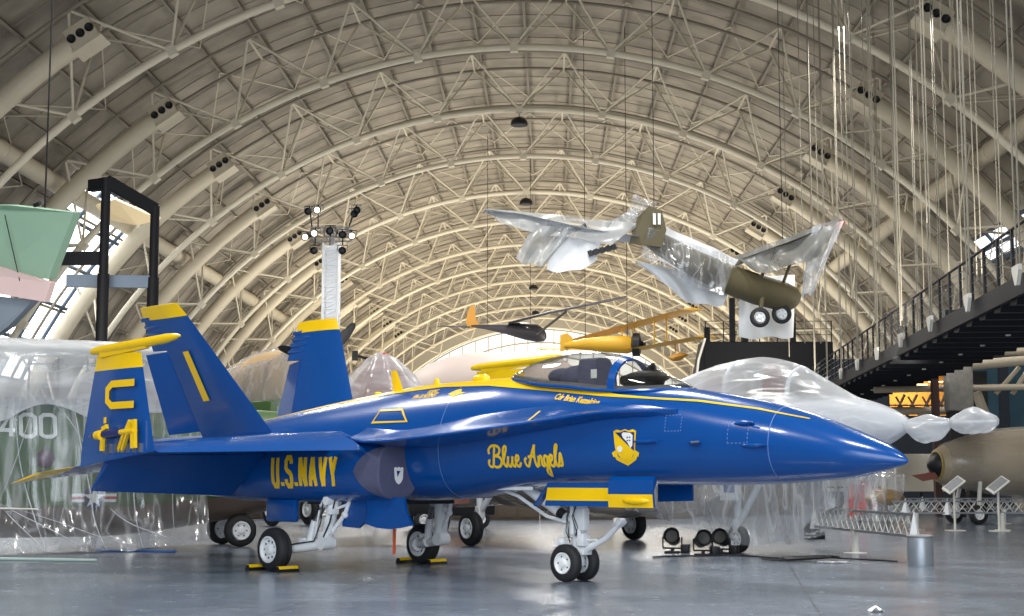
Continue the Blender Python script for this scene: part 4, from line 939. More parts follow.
sp_ = [((.235 if k % 2 == 0 else .09)*math.sin(PI*k/5), (.235 if k % 2 == 0 else .09)*math.cos(PI*k/5)) for k in range(10)]
zdecal([[(0, 0), sp_[k], sp_[(k+1) % 10]] for k in range(10)], ix, iz, 'insignia_star', M['numwhite'], ins, .019)
mb = MB(); mb.ball(zside(.95, 1.92, -.02), (.2, .14, .2)); mb.build('blister', mat('violet_glass', srgb(120, 96, 116), .1, .5, .1), gz)
mb = MB(); mb.loft([[V(x, y, z) for y, z in ((-1.3, 4.22), (-.4, 4.38), (.8, 4.3), (.8, 4.18), (-.4, 4.2))] for x in (-7.5, 1.0, 3.4)]); mb.build('high_wing', M['greyjet'], gz, smooth=30)
mb = MB(); mb.loft([[V(x, y, z) for x, y in ((a, 0), ((a+b)/2, .09), (b, 0), ((a+b)/2, -.09))] for a, b, z in ((-4.2, -1.0, 3.0), (-3.6, -1.2, 4.3))]); mb.build('wing_pylon', M['greyjet'], gz, smooth=30)
for (x, y) in ((5.3, 1.2), (5.3, -.35)): wheel('wheel', (x, y, .36), .36, .24, gz, 6, .2)
mb = MB(); mb.tube([(5.3, 1.2, .36), (5.3, .45, 1.3), (5.3, -.35, .36)], .07, 10); mb.build('gear_strut', M['white'], gz)
mb = MB(); mb.tube([zside(-1.2, .95, .6), zside(.75, .9, .75)], [.03, .012], 8); mb.build('probe_boom', M['offwhite'], gz)
# its film: over the wing, down the near side, to a wavy hem on the floor
pz = thing('plastic_sheet', 'translucent plastic sheet draped over the green camouflaged jet down to the floor', 'plastic sheet', (-11.0, 31.6, 0), AX)
FZ = [(0, 1.0, 4.36), (.06, .3, 4.47), (.14, -.6, 4.45), (.22, -1.36, 4.2), (.36, -1.45, 3.5), (.5, -1.34, 2.9), (.62, -1.32, 2.0), (.74, -1.36, 1.25), (.86, -1.5, .6), (1, -1.85, .02)]
def fz_(u, v):
    x = -8 + 12.2*u; y, z = hermite(FZ, v); e = max(0, v - .15)
    rise = max(0, (x - 2.6)*.16)*max(0, v - .6)*2.2
    f = .16*e*(math.sin(2.6*x + 1.1) + .6*math.sin(5.9*x + 2*v) + .4*math.sin(11.3*x + 5*v))*(.4 + v)
    return V(x + .12*math.sin(7*v + 2*x)*e, y - abs(f)*.7 + wob(x, v*3, z, .04)*e, z + rise + (.02 + .02*math.sin(9*x) if v == 1 else 0))
mb = MB(); mb.sheet(lambda u, v: fz_(u, .44 + .56*v), 110, 40, .006); mb.build('sheet', M['poly'], pz, smooth=80)
mb = MB(); mb.sheet(lambda u, v: fz_(u, (.47 + .05*math.sin(9*u + 1) + .03*math.sin(23*u) + .02*math.sin(41*u))*v), 90, 26, .006); mb.build('upper_sheet', plastic('polythene_over_wing', (.84, .85, .86), .5, .2, (.6, .6, 1.6), .12), pz, smooth=80)
mb = MB()
for k in range(9):
    x0 = -6.6 + k*1.15; a = [fz_((x0 + 8 + .5*t + .3*math.sin(k*2.1)*t*t)/12.2, .5 + .49*t) + V(0, -.03, .01) for t in [i/12 for i in range(13)]]
    mb.tube(a, [.006 + .008*math.sin(PI*i/12) for i in range(13)], 6)
mb.build('gathered_fold', M['poly2'], pz)
def gather(a, b, r_):
    k = MB(); P = []
    for i in range(11):
        t = i/10; q = fz_(a[0] + (b[0]-a[0])*t, a[1] + (b[1]-a[1])*t); P.append(q + V(0, -.05 - .04*math.sin(PI*t), 0))
    k.tube(P, [r_*.5*(.3 + math.sin(PI*i/10)) for i in range(11)], 8, flat=.5); k.build('gathered_fold', M['poly2'], pz)
for a, b, r_ in (((.66, .78), (.80, .985), .035), ((.66, .78), (.72, .985), .03), ((.66, .78), (.56, .985), .035), ((.66, .78), (.88, .97), .022), ((.71, .50), (.66, .78), .03), ((.64, .48), (.655, .78), .04), ((.74, .46), (.80, .62), .02), ((.82, .44), (.90, .62), .025), ((.84, .80), (.93, .96), .04), ((.955, .5), (.935, .97), .03), ((.99, .45), (.975, .97), .02)): gather(a, b, r_)
hs = MB(); hs.tube([V(-13.2, 29.2, .03), V(-10.6, 28.4, .03), V(-9.2, 28.0, .03), V(-7.6, 27.6, .03)], .028, 8); tag(hs.build('floor_hose', mat('pale_green_hose', srgb(168, 186, 180), .5, 0, .05)), 'pale grey-green hose lying on the floor below the green jet', 'hose')
hs = MB(); hs.tube([V(-8.7, 31.6, .03), V(-7.9, 31.5, .03), V(-7.4, 31.15, .03), V(-6.9, 30.9, .03)], .03, 8); tag(hs.build('floor_hose', mat('blue_hose', srgb(80, 112, 168), .5, 0, .05)), 'short blue hose on the floor at the hem of the plastic sheet', 'hose')

# --- propeller aircraft under film between the fins
wb = thing('propeller_aircraft', 'golden brown propeller aircraft under plastic between the two blue tail fins', 'aircraft', (-7.51, 48.9, 0), math.radians(-50))
WT = [(-4.5, .5, 3.6, 4.2, 4.8), (-2, 1.0, 3.2, 4.4, 5.55), (0, 1.2, 3.1, 4.5, 5.75), (1.4, 1.15, 3.4, 4.7, 5.75), (2.0, .9, 3.9, 5.0, 5.7), (2.3, .3, 4.9, 5.2, 5.5)]
mb = MB(); mb.loft([loftz(WT, -4.5 + 6.8*i/28, 28) for i in range(29)]); mb.build('fuselage', M['bronze'], wb, smooth=60)
mb = MB(); mb.box((-.5, -1.0, 3.4), (5, 1.4, 1.2), None, .3); mb.build('lower_fuselage', M['green'], wb)
mb = MB(); mb.lathe((2.2, 0, 5.2), (1, 0, 0), [(0, .25), (.3, .2), (.5, .04)], 16); hb = mb.build('propeller_hub', M['dark'], wb)
for a in (42, 162, 282):
    t = math.radians(a); d = V(0, math.sin(t)*1, math.cos(t)); d = V(.0, -math.sin(t), math.cos(t)) if False else V(0, math.sin(t), math.cos(t))
    mb = MB(); sd = V(.5, d.z, -d.y).normalized(); c = V(2.42, 0, 5.2)
    mb.loft([[c + d*r + sd*w_, c + d*r + V(.03, 0, 0), c + d*r - sd*w_, c + d*r - V(.03, 0, 0)] for r, w_ in ((.15, .06), (.6, .15), (1.2, .16), (1.6, .1), (1.72, .03))]); mb.build('propeller_blade', M['dark'], wb)
mb = MB()
for s in (-.7, .7): mb.tube([(.6, s, 3.4), (.6, s, .5)], .1, 10)
mb.tube([(-4.0, 0, 3.7), (-4.2, 0, .3)], .08, 10); mb.build('gear_leg', M['offwhite'], wb)
for s in (-.7, .7): wheel('wheel', (.6, s, .5), .5, .25, wb, 6, .24)
wp = thing('plastic_sheet', 'plastic film tented over the golden brown propeller aircraft', 'plastic sheet', (-7.51, 48.9, 0), math.radians(-50))
def wf(u, v):
    x = -4.7 + 7.0*u; w, zb, zm, zt = hermite(WT, min(max(x, -4.5), 2.2)); y = lin([(0, .9), (.25, 0), (.5, -w*.9), (1, -w - 1.0)], v); z = lin([(0, zt - .3), (.25, zt + .12), (.5, zm + .55), (1, 1.0)], v)
    return V(x, y - .1 + wob(x*1.5, v, z, .1)*v*1.6 - .16*abs(math.sin(3.4*x + 1.2*v))*v, z)
mb = MB(); mb.sheet(wf, 60, 26, .006); mb.build('sheet', M['poly'], wp, smooth=80)
rf = thing('covered_cowling', 'red-brown aircraft cowling under a peaked plastic tent right of the far fin', 'aircraft', (-4.4, 50, 0), 0)
mb = MB(); mb.lathe((0, 0, 0), (0, 0, 1), [(2.9, .3), (3.0, 1.2), (3.6, 1.25), (4.4, 1.08), (5.0, .72), (5.4, .34), (5.5, .05)], 28); mb.build('cowling', M['maroon'], rf)
mb = MB(); mb.tube([(-.6, .3, 0), (-.2, .1, 3.0)], .09, 8); mb.tube([(.6, .3, 0), (.2, .1, 3.0)], .09, 8); mb.tube([(0, -.6, 0), (0, -.1, 3.0)], .09, 8); mb.build('stand_leg', M['offwhite'], rf)
mb = MB(); mb.ball((.05, 0, 5.64), (.22, .22, .08)); mb.build('nose_cap', M['red'], rf)
mb = MB(); mb.loft([[V((r*(1 + .10*math.sin(7*a) + .06*math.sin(12*a + z)))*math.cos(a), r*(1 + .10*math.sin(7*a) + .06*math.sin(12*a + z))*math.sin(a), z) for a in [2*PI*k/56 for k in range(56)]] for z, r in ((5.72, .12), (5.5, .5), (5.0, .98), (4.4, 1.45), (3.8, 1.75), (3.3, 1.85))], True, False); mb.build('plastic_tent', M['poly2'], rf, smooth=80)
mb = MB(); mb.loft([[V(-.95 + a, -.4, z) for a in (0, .2)] + [V(-.75, -.35, z), V(-.95, -.35, z)] for z in (5.42, 5.75)]); mb.tube([(-.85, -.37, 5.6), (-.2, 0, 5.45)], .05, 8); mb.build('blade_stub', M['dark'], rf, smooth=0)

# --- pale airliner hull far behind the canopy
al = thing('airliner_hull', 'smooth pale airliner hull in the distance behind the yellow wing tip', 'aircraft', (-8.6, 112, 0), math.radians(3))
AT = [(0, .05, 5.9, 6.0, 6.1), (.8, 1.0, 4.9, 6.0, 6.75), (2.5, 1.9, 4.2, 5.9, 7.4), (5, 2.1, 3.9, 5.9, 7.95), (8, 2.15, 3.8, 5.9, 8.2), (12.5, 2.1, 3.9, 5.9, 8.2), (15, 1.7, 4.5, 6.0, 8.0), (17, .9, 5.4, 6.2, 7.2), (18, .1, 6.2, 6.4, 6.6)]
mb = MB(); mb.loft([[V(p.x*.8, p.y*1.3, 1.53 + (p.z - 1.53)*1.42) for p in loftz(AT, .0 + 18*i/44, 32)] for i in range(45)]); mb.build('hull', M['tarp'], al, smooth=60)
mb = MB()
for x in (3.5, 10.0):
    for s in (-1, 1): mb.tube([(x, s, 5.8), (x, s, .4)], .14, 10)
mb.build('gear_leg', M['offwhite'], al)
for x in (3.5, 10.0):
    for s in (-1, 1): wheel('wheel', (x, s, .45), .45, .3, al, 6, .22)

# --- hanging observation plane under torn white sheets
ly = thing('hanging_plane', 'olive observation plane hanging from the vault in torn plastic sheets', 'aircraft', (0, 0, 0), 0)
A_ = V(3.7, 43.2, 8.75); B_ = V(8.75, 45.4, 6.95)
def fus_l(t, r): 
    p = A_.lerp(B_, t); p.z -= .28*math.sin(PI*t); d = (B_-A_).normalized(); u = V(d.y, -d.x, 0).normalized(); w_ = d.cross(u)
    return [p + (u*math.cos(a)*r*.8 + w_*math.sin(a)*r) for a in [2*PI*k/20 for k in range(20)]]
mb = MB(); mb.loft([fus_l(t, r) for t, r in ((-.04, .1), (0, .24), (.15, .34), (.35, .40), (.55, .45), (.75, .48), (.9, .46), (.97, .38), (1.0, .25))]); mb.build('fuselage', M['olive'], ly, smooth=60)
mb = MB(); mb.prism([V(3.4, 42.72, 8.3), V(4.35, 42.82, 8.2), V(4.5, 42.82, 8.7), V(4.38, 42.82, 9.25), V(4.0, 42.78, 9.42), V(3.65, 42.72, 9.05)], (0, .1, 0)); fn_ = mb.build('tail_fin', M['olive'], ly, smooth=0)
mb = MB()
for x in (4.1, 4.24): mb.prism([V(x, 42.7, 8.85), V(x + .085, 42.705, 8.84), V(x + .085, 42.705, 9.17), V(x, 42.7, 9.18)], (0, .04, 0))
mb.build('fin_stripes', M['numwhite'], fn_, smooth=0)
mb = MB(); mb.loft([[V(x, y, z + d) for y, d in ((yc - c, 0), (yc - .2*c, .09*c), (yc + c, 0), (yc - .2*c, -.05*c))] for x, yc, z, c in ((-.8, 42.6, 9.22, .35), (.3, 42.7, 9.05, .6), (1.6, 43, 8.78, .75), (2.6, 43.2, 8.6, .8), (3.7, 43.3, 8.5, .7))]); mb.build('tailplane', M['greyjet'], ly, smooth=30)
mb = MB()
for a, b, n in (((1.45, 42.5, 8.55), (2.1, 42.55, 8.75), 4), ((2.25, 42.4, 7.95), (2.95, 42.5, 8.15), 5)):
    a, b = V(*a), V(*b); mb = MB(); mb.bar(a, b, .05, .13)
    for i in range(n): p = a.lerp(b, i/(n-1)); mb.box(p, (.12, .08, .17), Matrix.Rotation(-.35, 3, 'Y'))
    mb.build('hinge_fairing', M['dark'], ly, smooth=0)
mb = MB(); mb.loft([[V(x, y, z + d) for y, d in ((yc - c, 0), (yc - .2*c, .1*c), (yc + c, 0), (yc - .2*c, -.05*c))] for x, yc, z, c in ((6.9, 45.0, 8.05, .9), (8.3, 44.4, 8.5, .9), (9.55, 43.9, 9.0, .6))]); mb.build('wing', M['olive'], ly, smooth=30)
mb = MB(); mb.loft([[V(9.25, 43.3, 8.93), V(9.25, 43.5, 9.03), V(9.25, 44.3, 8.93)], [V(9.85, 43.4, 9.0), V(9.85, 43.5, 9.08), V(9.85, 44.0, 9.02)]]); mb.build('wing_tip', M['red'], ly, smooth=0)
for x, y, z in ((7.42, 44.3, 6.3), (8.2, 45.0, 6.48)):
    wh = wheel('wheel', (x, y, z), .3, .16, ly, 5, .15); mb = MB(); mb.tube([(x + .02, y + .12, z), (x + .15, y + .35, z + .75)], [.05, .09], 10); mb.build('gear_strut', M['olive'], ly)
mb = MB(); mb.tube([(7.3, 45.1, 7.1), (8.0, 44.4, 8.4)], .05, 8); mb.tube([(8.2, 45.2, 7.2), (8.6, 44.3, 8.5)], .05, 8); mb.build('wing_strut', M['olive'], ly)
def quadsheet(nm, m_, P, n, amp, par, seed, sag=0.0):
    P = [Vector(p) for p in P]
    def f(u, v):
        p = P[0].lerp(P[1], u).lerp(P[3].lerp(P[2], u), v); e = 4*u*(1-u)
        q_ = math.sin(9*u + 2.2*v + seed) + .6*math.sin(17*u - 3*v + 2*seed) + .5*math.sin(5*u + 6*v + seed)
        return p + V(amp*.5*math.sin(3*v + seed), amp*1.3*q_, -sag*e*v + amp*.7*math.sin(11*u + seed)*v)
    k = MB(); k.sheet(f, n, n, .006); return k.build(nm, m_, par, smooth=80)
milky = plastic('dusty_hanging_film', (.60, .61, .61), .42, .28, (1.2, 1.2, .5), .15)
quadsheet('tail_film', milky, [(-.85, 42.4, 9.28), (3.6, 42.6, 8.85), (2.9, 42.3, 8.2), (-.3, 42.2, 8.75)], 30, .05, ly, 1.0, .05)
quadsheet('hanging_sheet', milky, [(.6, 42.3, 8.75), (1.8, 42.4, 8.65), (1.0, 42.3, 7.6), (.15, 42.2, 7.75)], 24, .07, ly, 2.0, .08)
quadsheet('hanging_sheet', M['whitesheet'], [(1.3, 42.7, 8.5), (2.6, 42.7, 8.4), (2.45, 42.5, 7.75), (1.0, 42.5, 7.5)], 24, .04, ly, 3.0, .18)
quadsheet('fin_film', milky, [(2.7, 42.6, 8.85), (3.6, 42.8, 9.35), (3.75, 42.7, 8.9), (3.0, 42.5, 8.35)], 24, .05, ly, 4.0)
quadsheet('fin_film', M['poly'], [(3.6, 42.8, 9.75), (4.3, 42.9, 9.5), (3.75, 42.75, 9.05), (3.2, 42.7, 8.95)], 20, .05, ly, 4.6)
quadsheet('fuselage_film', M['poly'], [(4.0, 42.75, 8.75), (6.7, 43.9, 8.0), (6.2, 43.8, 6.9), (3.7, 42.7, 7.95)], 30, .07, ly, 5.0, .12)
quadsheet('dust_sheet', M['whitesheet'], [(4.6, 44.6, 9.15), (7.1, 45.6, 8.2), (6.9, 45.6, 7.4), (4.4, 44.5, 8.1)], 24, .06, ly, 6.0, .2)
quadsheet('dust_sheet', M['whitesheet'], [(3.6, 43.9, 8.0), (6.6, 44.9, 7.4), (6.4, 44.8, 6.75), (4.6, 44.2, 7.25)], 24, .07, ly, 7.0, .25)
quadsheet('dust_sheet', M['whitesheet'], [(7.1, 46.3, 7.8), (8.9, 46.6, 7.9), (8.85, 46.5, 5.9), (7.1, 46.2, 5.85)], 24, .06, ly, 8.0)
dusky = plastic('dark_dusty_film', (.34, .34, .32), .25, .3, (1.2, 1.2, .5), .12)
quadsheet('wing_film', dusky, [(6.7, 44.4, 8.15), (9.6, 43.2, 9.12), (9.3, 43.2, 8.2), (7.3, 44.0, 7.6)], 30, .07, ly, 9.0, .15)
quadsheet('wing_film', M['poly2'], [(8.9, 43.4, 8.9), (9.8, 43.3, 9.05), (9.0, 43.9, 7.0), (8.6, 44.1, 6.9)], 22, .07, ly, 10.0)
mb = MB()
for x, y, z in ((4.2, 43.4, 8.9), (8.2, 44.6, 8.5)): mb.tube([(x, y, z), (x, y, 29.0)], .012, 5)
mb.build('suspension_cable', M['dark'], ly)

# --- dark glider-like plane and the yellow biplane further down the hall
gl = thing('dark_monoplane', 'dark high-wing plane with amber rudder hanging before the bright end window', 'aircraft', (0, 0, 0), 0)
mb = MB(); mb.loft([[V(x, 120 + dy*math.cos(a), z + dz*math.sin(a)) for a in [2*PI*k/16 for k in range(16)]] for x, z, dy, dz in ((-3.3, 13.75, .08, .08), (-2.4, 13.7, .2, .16), (-.5, 13.5, .5, .42), (1.0, 13.35, .75, .72), (2.0, 13.2, .75, .75), (2.6, 13.0, .5, .5), (2.8, 12.95, .2, .2))]); mb.build('fuselage', M['blackskin'], gl, smooth=60)
mb = MB(); mb.prism([V(-3.3, 120, 13.5), V(-2.5, 120, 13.75), V(-2.9, 120, 14.2), V(-3.05, 120, 15.4), V(-3.3, 120, 15.5), V(-3.6, 120, 14.9), V(-3.75, 120, 14.0)], (0, .12, 0)); mb.build('rudder', M['amber'], gl, smooth=0)
mb = MB(); mb.loft([[V(x, y, z), V(x + .3, y + c, z + .06), V(x, y + 2*c, z)] for x, y, z, c in ((-5.9, 117, 13.45, .3), (-3.2, 120, 13.7, .5))]); mb.loft([[V(x, y, z), V(x + .3, y + c, z + .06), V(x, y + 2*c, z)] for x, y, z, c in ((-3.2, 120, 13.7, .5), (-1.2, 123, 13.75, .3))]); mb.build('tailplane', M['blackskin'], gl, smooth=0)
mb = MB(); mb.loft([[V(x, y - c, z), V(x, y, z + .14), V(x, y + c, z), V(x, y, z - .05)] for x, y, z, c in ((-.3, 119.5, 13.9, .9), (3.0, 117.5, 14.55, .9), (8.8, 114, 15.35, .4))]); mb.loft([[V(x, y - c, z), V(x, y, z + .14), V(x, y + c, z), V(x, y, z - .05)] for x, y, z, c in ((-.3, 119.5, 13.9, .9), (1.8, 126, 14.4, .5))]); mb.tube([(2.0, 119.4, 13.0), (4.3, 117, 14.6)], .1, 8); mb.build('wing', M['blackskin'], gl, smooth=30)
mb = MB(); mb.box((1.25, 119.3, 13.6), (.35, .1, .3), None, .05); mb.build('cabin_window', M['glass'], gl)
mb = MB()
for x in (-2, 1.5): mb.tube([(x, 120, 13.8), (x, 120, 29.5)], .02, 4)
mb.build('suspension_cable', M['dark'], gl)
bp_ = thing('yellow_biplane', 'small yellow biplane with radial engine hanging in the distance behind the canopy', 'aircraft', (0, 0, 0), 0)
mb = MB(); mb.loft([[V(x, 90 + y0 + r*.8*math.cos(a), z + r*math.sin(a)) for a in [2*PI*k/16 for k in range(16)]] for x, y0, z, r in ((3.2, 1.0, 9.6, .15), (4.4, .6, 9.65, .35), (5.8, .2, 9.6, .5), (7.0, 0, 9.55, .55), (7.3, 0, 9.55, .45))]); mb.build('fuselage', M['bipyellow'], bp_, smooth=60)
mb = MB(); mb.prism([V(2.95, 91, 9.2), V(3.9, 90.9, 9.5), V(3.7, 90.9, 10.1), V(3.4, 90.9, 10.35), V(2.95, 91, 10.25)], (0, .1, 0)); mb.build('tail_fin', M['bipyellow'], bp_, smooth=0)
mb = MB(); mb.lathe((7.25, 90, 9.55), (1, -.15, 0), [(0, .4), (.1, .72), (.5, .72), (.6, .3), (.8, .1)], 18)
for k in range(9): a = 2*PI*k/9; mb.box((7.5, 90 + .45*math.cos(a), 9.55 + .45*math.sin(a)), (.3, .2, .2), None, .04)
mb.build('radial_engine', M['dark'], bp_)
mb = MB(); mb.bar((7.98, 88.9, 9.5), (7.98, 91.1, 9.6), .1, .2); mb.build('propeller', M['dark'], bp_)
def pl_(p, q, c, th): 
    p, q = V(*p), V(*q); return [[e + V(a, 0, b) for a, b in ((-c, 0), (0, th), (c, 0), (0, -th*.4))] for e in (p, q)]
mb = MB(); mb.loft(pl_((10.6, 86.8, 11.35), (3.7, 93.4, 10.0), .75, .12)); mb.build('upper_wing', M['bipyellow'], bp_, smooth=30)
mb = MB(); mb.loft(pl_((11.4, 86.8, 9.75), (7.2, 89.8, 9.2), .7, .12)); mb.loft(pl_((6.6, 90.5, 9.25), (2.0, 93.6, 9.6), .7, .12)); mb.build('lower_wing', M['bipyellow'], bp_, smooth=30)
mb = MB()
for x, y, z0, z1 in ((9.2, 88.3, 9.5, 11.0), (8.5, 88.5, 9.4, 10.95), (6.7, 90.2, 9.9, 10.6), (7.4, 89.8, 9.9, 10.7), (5.0, 92, 9.6, 10.3)): mb.tube([(x, y, z0), (x, y, z1)], .05, 6)
mb.build('wing_struts', M['bipyellow'], bp_)
mb = MB(); mb.loft([[V(x, 88 + r*math.cos(a), z + r*.7*math.sin(a)) for a in [2*PI*k/12 for k in range(12)]] for x, z, r in ((9.3, 8.6, .1), (9.6, 8.6, .32), (10.0, 8.68, .34), (10.4, 8.8, .1))]); mb.tube([(9.7, 88, 8.7), (9.7, 88.2, 9.5)], .05, 6); mb.build('wing_float', M['amber'], bp_)
mb = MB()
for x, y in ((4.5, 91), (7.0, 90)): mb.tube([(x, y, 9.9), (x, y, 29.4)], .02, 4)
mb.build('suspension_cable', M['dark'], bp_)

# --- green and pink wing of an aircraft hanging at the upper left
hw = thing('hanging_wing', 'pale green wing with pink flap of an aircraft hanging at the upper left edge', 'aircraft', (0, 0, 0), 0)
mb = MB(); mb.prism([V(-14.5, 33.6, 7.75), V(-11.3, 33, 7.62), V(-9.85, 33, 7.45), V(-10.4, 33.1, 5.95), V(-11.6, 33.2, 6.15), V(-14.5, 33.8, 6.5)], (.1, .25, .06)); mb.build('wing_panel', M['seagreen'], hw, smooth=0)
mb = MB(); mb.prism([V(-14.5, 33.4, 6.45), V(-11.5, 32.95, 6.22), V(-10.28, 32.9, 5.85), V(-10.4, 32.9, 5.42), V(-11.4, 33.0, 5.6), V(-14.5, 33.5, 5.9)], (.05, .22, .03)); mb.build('flap', M['pink'], hw, smooth=0)
mb = MB(); mb.prism([V(-14.5, 33.7, 5.9), V(-10.75, 33.2, 5.5), V(-11.3, 33.2, 4.9), V(-12.2, 33.3, 4.3), V(-14.5, 33.8, 4.3)], (.05, .3, .03)); mb.build('lower_panel', M['slate'], hw, smooth=0)
mb = MB(); mb.tube([(-10.75, 33.02, 7.62), (-10.6, 32.95, 7.66)], .05, 8); mb.tube([(-11.0, 32.98, 5.9), (-11.4, 33, 7.4)], .012, 6); mb.build('wing_seam', M['dark'], hw)
mb = MB()
for x in (-13.5, -10.6): mb.tube([(x, 33.3, 7.4), (x, 33.3, 28)], .02, 4)
mb.build('suspension_cable', M['dark'], hw)

# --- brown warplane under film at the right edge
rw = thing('brown_warplane', 'brown warplane under plastic with its blunt nose showing at the right edge', 'aircraft', (14.2, 50, 0), math.radians(12))
RT = [(0, .5, 1.4, 1.95, 2.5), (.25, .62, 1.3, 2.0, 2.62), (1.0, .8, 1.2, 2.05, 2.85), (2.2, 1.0, 1.0, 2.0, 3.1), (4, 1.1, .9, 2.0, 3.2), (8, .9, 1.2, 2.1, 3.1)]
mb = MB(); mb.loft([loftz(RT, 8*i/30, 28) for i in range(31)]); mb.build('fuselage', mat('sand_brown_skin', srgb(172, 156, 132), .5, .1, .15, 1.5), rw, smooth=60)
mb = MB(); mb.lathe((0, 0, 1.95), (-1, 0, 0), [(-.05, .5), (.03, .52), (.06, .45), (.02, .42), (.02, .02)], 24); mb.build('nose_ring', mat('faded_yellow_paint', srgb(150, 130, 70), .5, 0, .1, 2), rw)
mb = MB(); mb.lathe((-.02, 0, 1.95), (-1, 0, 0), [(0, .43), (.12, .38), (.3, .12), (.34, .02)], 18); mb.build('engine_face', M['dark'], rw)
mb = MB(); mb.loft([[V(x, y, z) for x, y in ((-.2 + c, -.1), (-.15 + c, .02), (-.2 + c, .1))] for z, c in ((1.75, 0), (1.6, -.35))]); mb.prism([V(-1.0, -.2, 1.62), V(-.1, -.2, 1.72), V(-.1, -.2, 1.5), V(-.6, -.2, 1.42)], (0, .1, 0)); mb.build('propeller_blade', M['maroon'], rw, smooth=0)
for s in (-.8, .8): wheel('wheel', (1.0, s, .32), .32, .2, rw, 5, .16)
mb = MB()
for s in (-.8, .8): mb.tube([(1.0, s, .32), (1.2, s*.8, 1.4)], .07, 10)
mb.tube([(7.5, 0, .05), (7.5, 0, 1.5)], .06, 8); mb.build('gear_strut', M['offwhite'], rw)
mb = MB(); mb.loft([loftz(RT, .2 + 7.6*i/30, 28, 2, 2, lambda p, t: p + V(0, p.y*.06 + wob(p.x*2, p.y, p.z, .03), (p.z-2)*.07)) for i in range(31)], False, False); mb.build('plastic_film', plastic('brown_wrap_film', (.7, .66, .6), .8, .18, (.4, 2, 2), .15), rw, smooth=80)
# ------------------------------------------------------------------ stage-light tower
tw = thing('light_tower', 'white lattice tower topped with black stage lamps behind the far fin', 'light tower', (-7.35, 60, 0), 0)
mb = MB()
for sx in (-.3, .3):
    for sy in (-.3, .3): mb.tube([(sx, sy, .05), (sx, sy, 11.0)], .05, 8)
for i in range(36):
    z = .2 + i*.3
    for s in (-1, 1):
        mb.tube([(-.3, s*.3, z), (.3, s*.3, z + .3)], .022, 6); mb.tube([(s*.3, -.3, z), (s*.3, .3, z + .3)], .022, 6); mb.tube([(-.3, s*.3, z), (.3, s*.3, z)], .022, 6)
mb.box((0, 0, .03), (1.4, 1.4, .06)); mb.build('lattice_mast', M['white'], tw)
mb = MB(); mb.box((.06, 0, 5.6), (.5, .52, 10.6), None, .04); mb.build('mast_sleeve', mat('white_mast_fabric', srgb(232, 236, 242), .6, 0, .04), tw)
mb = MB()
for z in (11.2, 11.6):
    P = [V(-.75, -.5, z), V(.75, -.5, z), V(.75, .5, z), V(-.75, .5, z)]
    for i in range(4): mb.tube([P[i], P[(i+1) % 4]], .035, 8)
for sx in (-.75, -.25, .25, .75): mb.tube([(sx, -.5, 11.2), (sx, -.5, 11.6)], .03, 6); mb.tube([(sx, .5, 11.2), (sx, .5, 11.6)], .03, 6)
mb.tube([(0, 0, 10.9), (0, 0, 11.7)], .12, 10); mb.build('head_truss', M['steel'], tw)
lampglow = mat('lamp_lens_lit', (1, .93, .8, 1), .3, 0, 0); lb = lampglow.node_tree.nodes['Principled BSDF']; lb.inputs['Emission Color'].default_value = (1, .86, .6, 1); lb.inputs['Emission Strength'].default_value = 6
for (u, z, lit) in ((-.85, 12.25, 0), (-.5, 12.3, 1), (-.95, 11.2, 1), (-.6, 11.35, 1), (-.6, 10.65, 0), (0, 11.45, 0), (.5, 10.65, 0), (.5, 11.3, 0), (.87, 11.25, 1), (.95, 12.15, 0), (1.05, 12.3, 0)):
    mb = MB(); c = V(u, -.62, z); d = V(u*.25, -1, -.25).normalized()
    mb.lathe(c, d, [(-.24, .04), (-.2, .1), (0, .12), (.16, .16), (.18, .15), (.08, .09)], 14); mb.tube([c + V(-.2, 0, 0), c + V(-.2, .1, .22), c + V(.2, .1, .22), c + V(.2, 0, 0)], .02, 6); mb.tube([c + V(0, .1, .2), V(max(-.75, min(.75, u)), -.5, 11.6 if z > 11.5 else 11.2)], .03, 6)
    lp_ = mb.build('stage_lamp', M['dark'], tw)
    if lit: mb = MB(); mb.lathe(c + d*.15, d, [(0, .11), (.02, .09), (.03, .02)], 14); mb.build('lens', lampglow, lp_)

# ------------------------------------------------------------------ black steel stair tower at the left
st = thing('steel_frame', 'black steel stair-tower frame with slate crossbeams in front of the skylight', 'steel frame', (0, 0, 0), 0)
for x, y, h_ in ((-13.85, 50, 11.7), (-12.4, 51, 10.9)):
    mb = MB(); mb.tube([(x, y, 0), (x, y, 8.4)], .2, 16); mb.tube([(x, y, 8.3), (x, y, h_)], .16, 16); mb.build('post', M['ironwork'], st)
mb = MB(); mb.bar((-14.5, 50.4, 11.5), (-13.85, 50, 11.5), .25, .4); mb.build('top_beam', M['ironwork'], st, smooth=0)
mb = MB(); mb.bar((-13.85, 50, 11.6), (-12.4, 51, 10.8), .25, .4); mb.build('top_beam', M['ironwork'], st, smooth=0)
mb = MB(); mb.bar((-15.4, 50.2, 8.95), (-13.9, 50.1, 8.95), .2, .45); mb.build('top_beam', M['ironwork'], st, smooth=0)
mb = MB(); mb.bar((-15.2, 50.3, 8.2), (-12.4, 51, 8.25), .2, .42); mb.build('crossbeam', M['frameblue'], st, smooth=0)
mb = MB(); mb.prism([V(-14.9, 52.5, 11.2), V(-14.1, 52.2, 11.35), V(-12.6, 52.5, 10.7), V(-13.4, 52.6, 10.5), V(-14.6, 52.8, 10.75)], (0, .2, .1)); mb.build('canopy_panel', mat('pale_timber_panel', srgb(226, 206, 166), .6, 0, .05), st, smooth=0)
mb = MB()
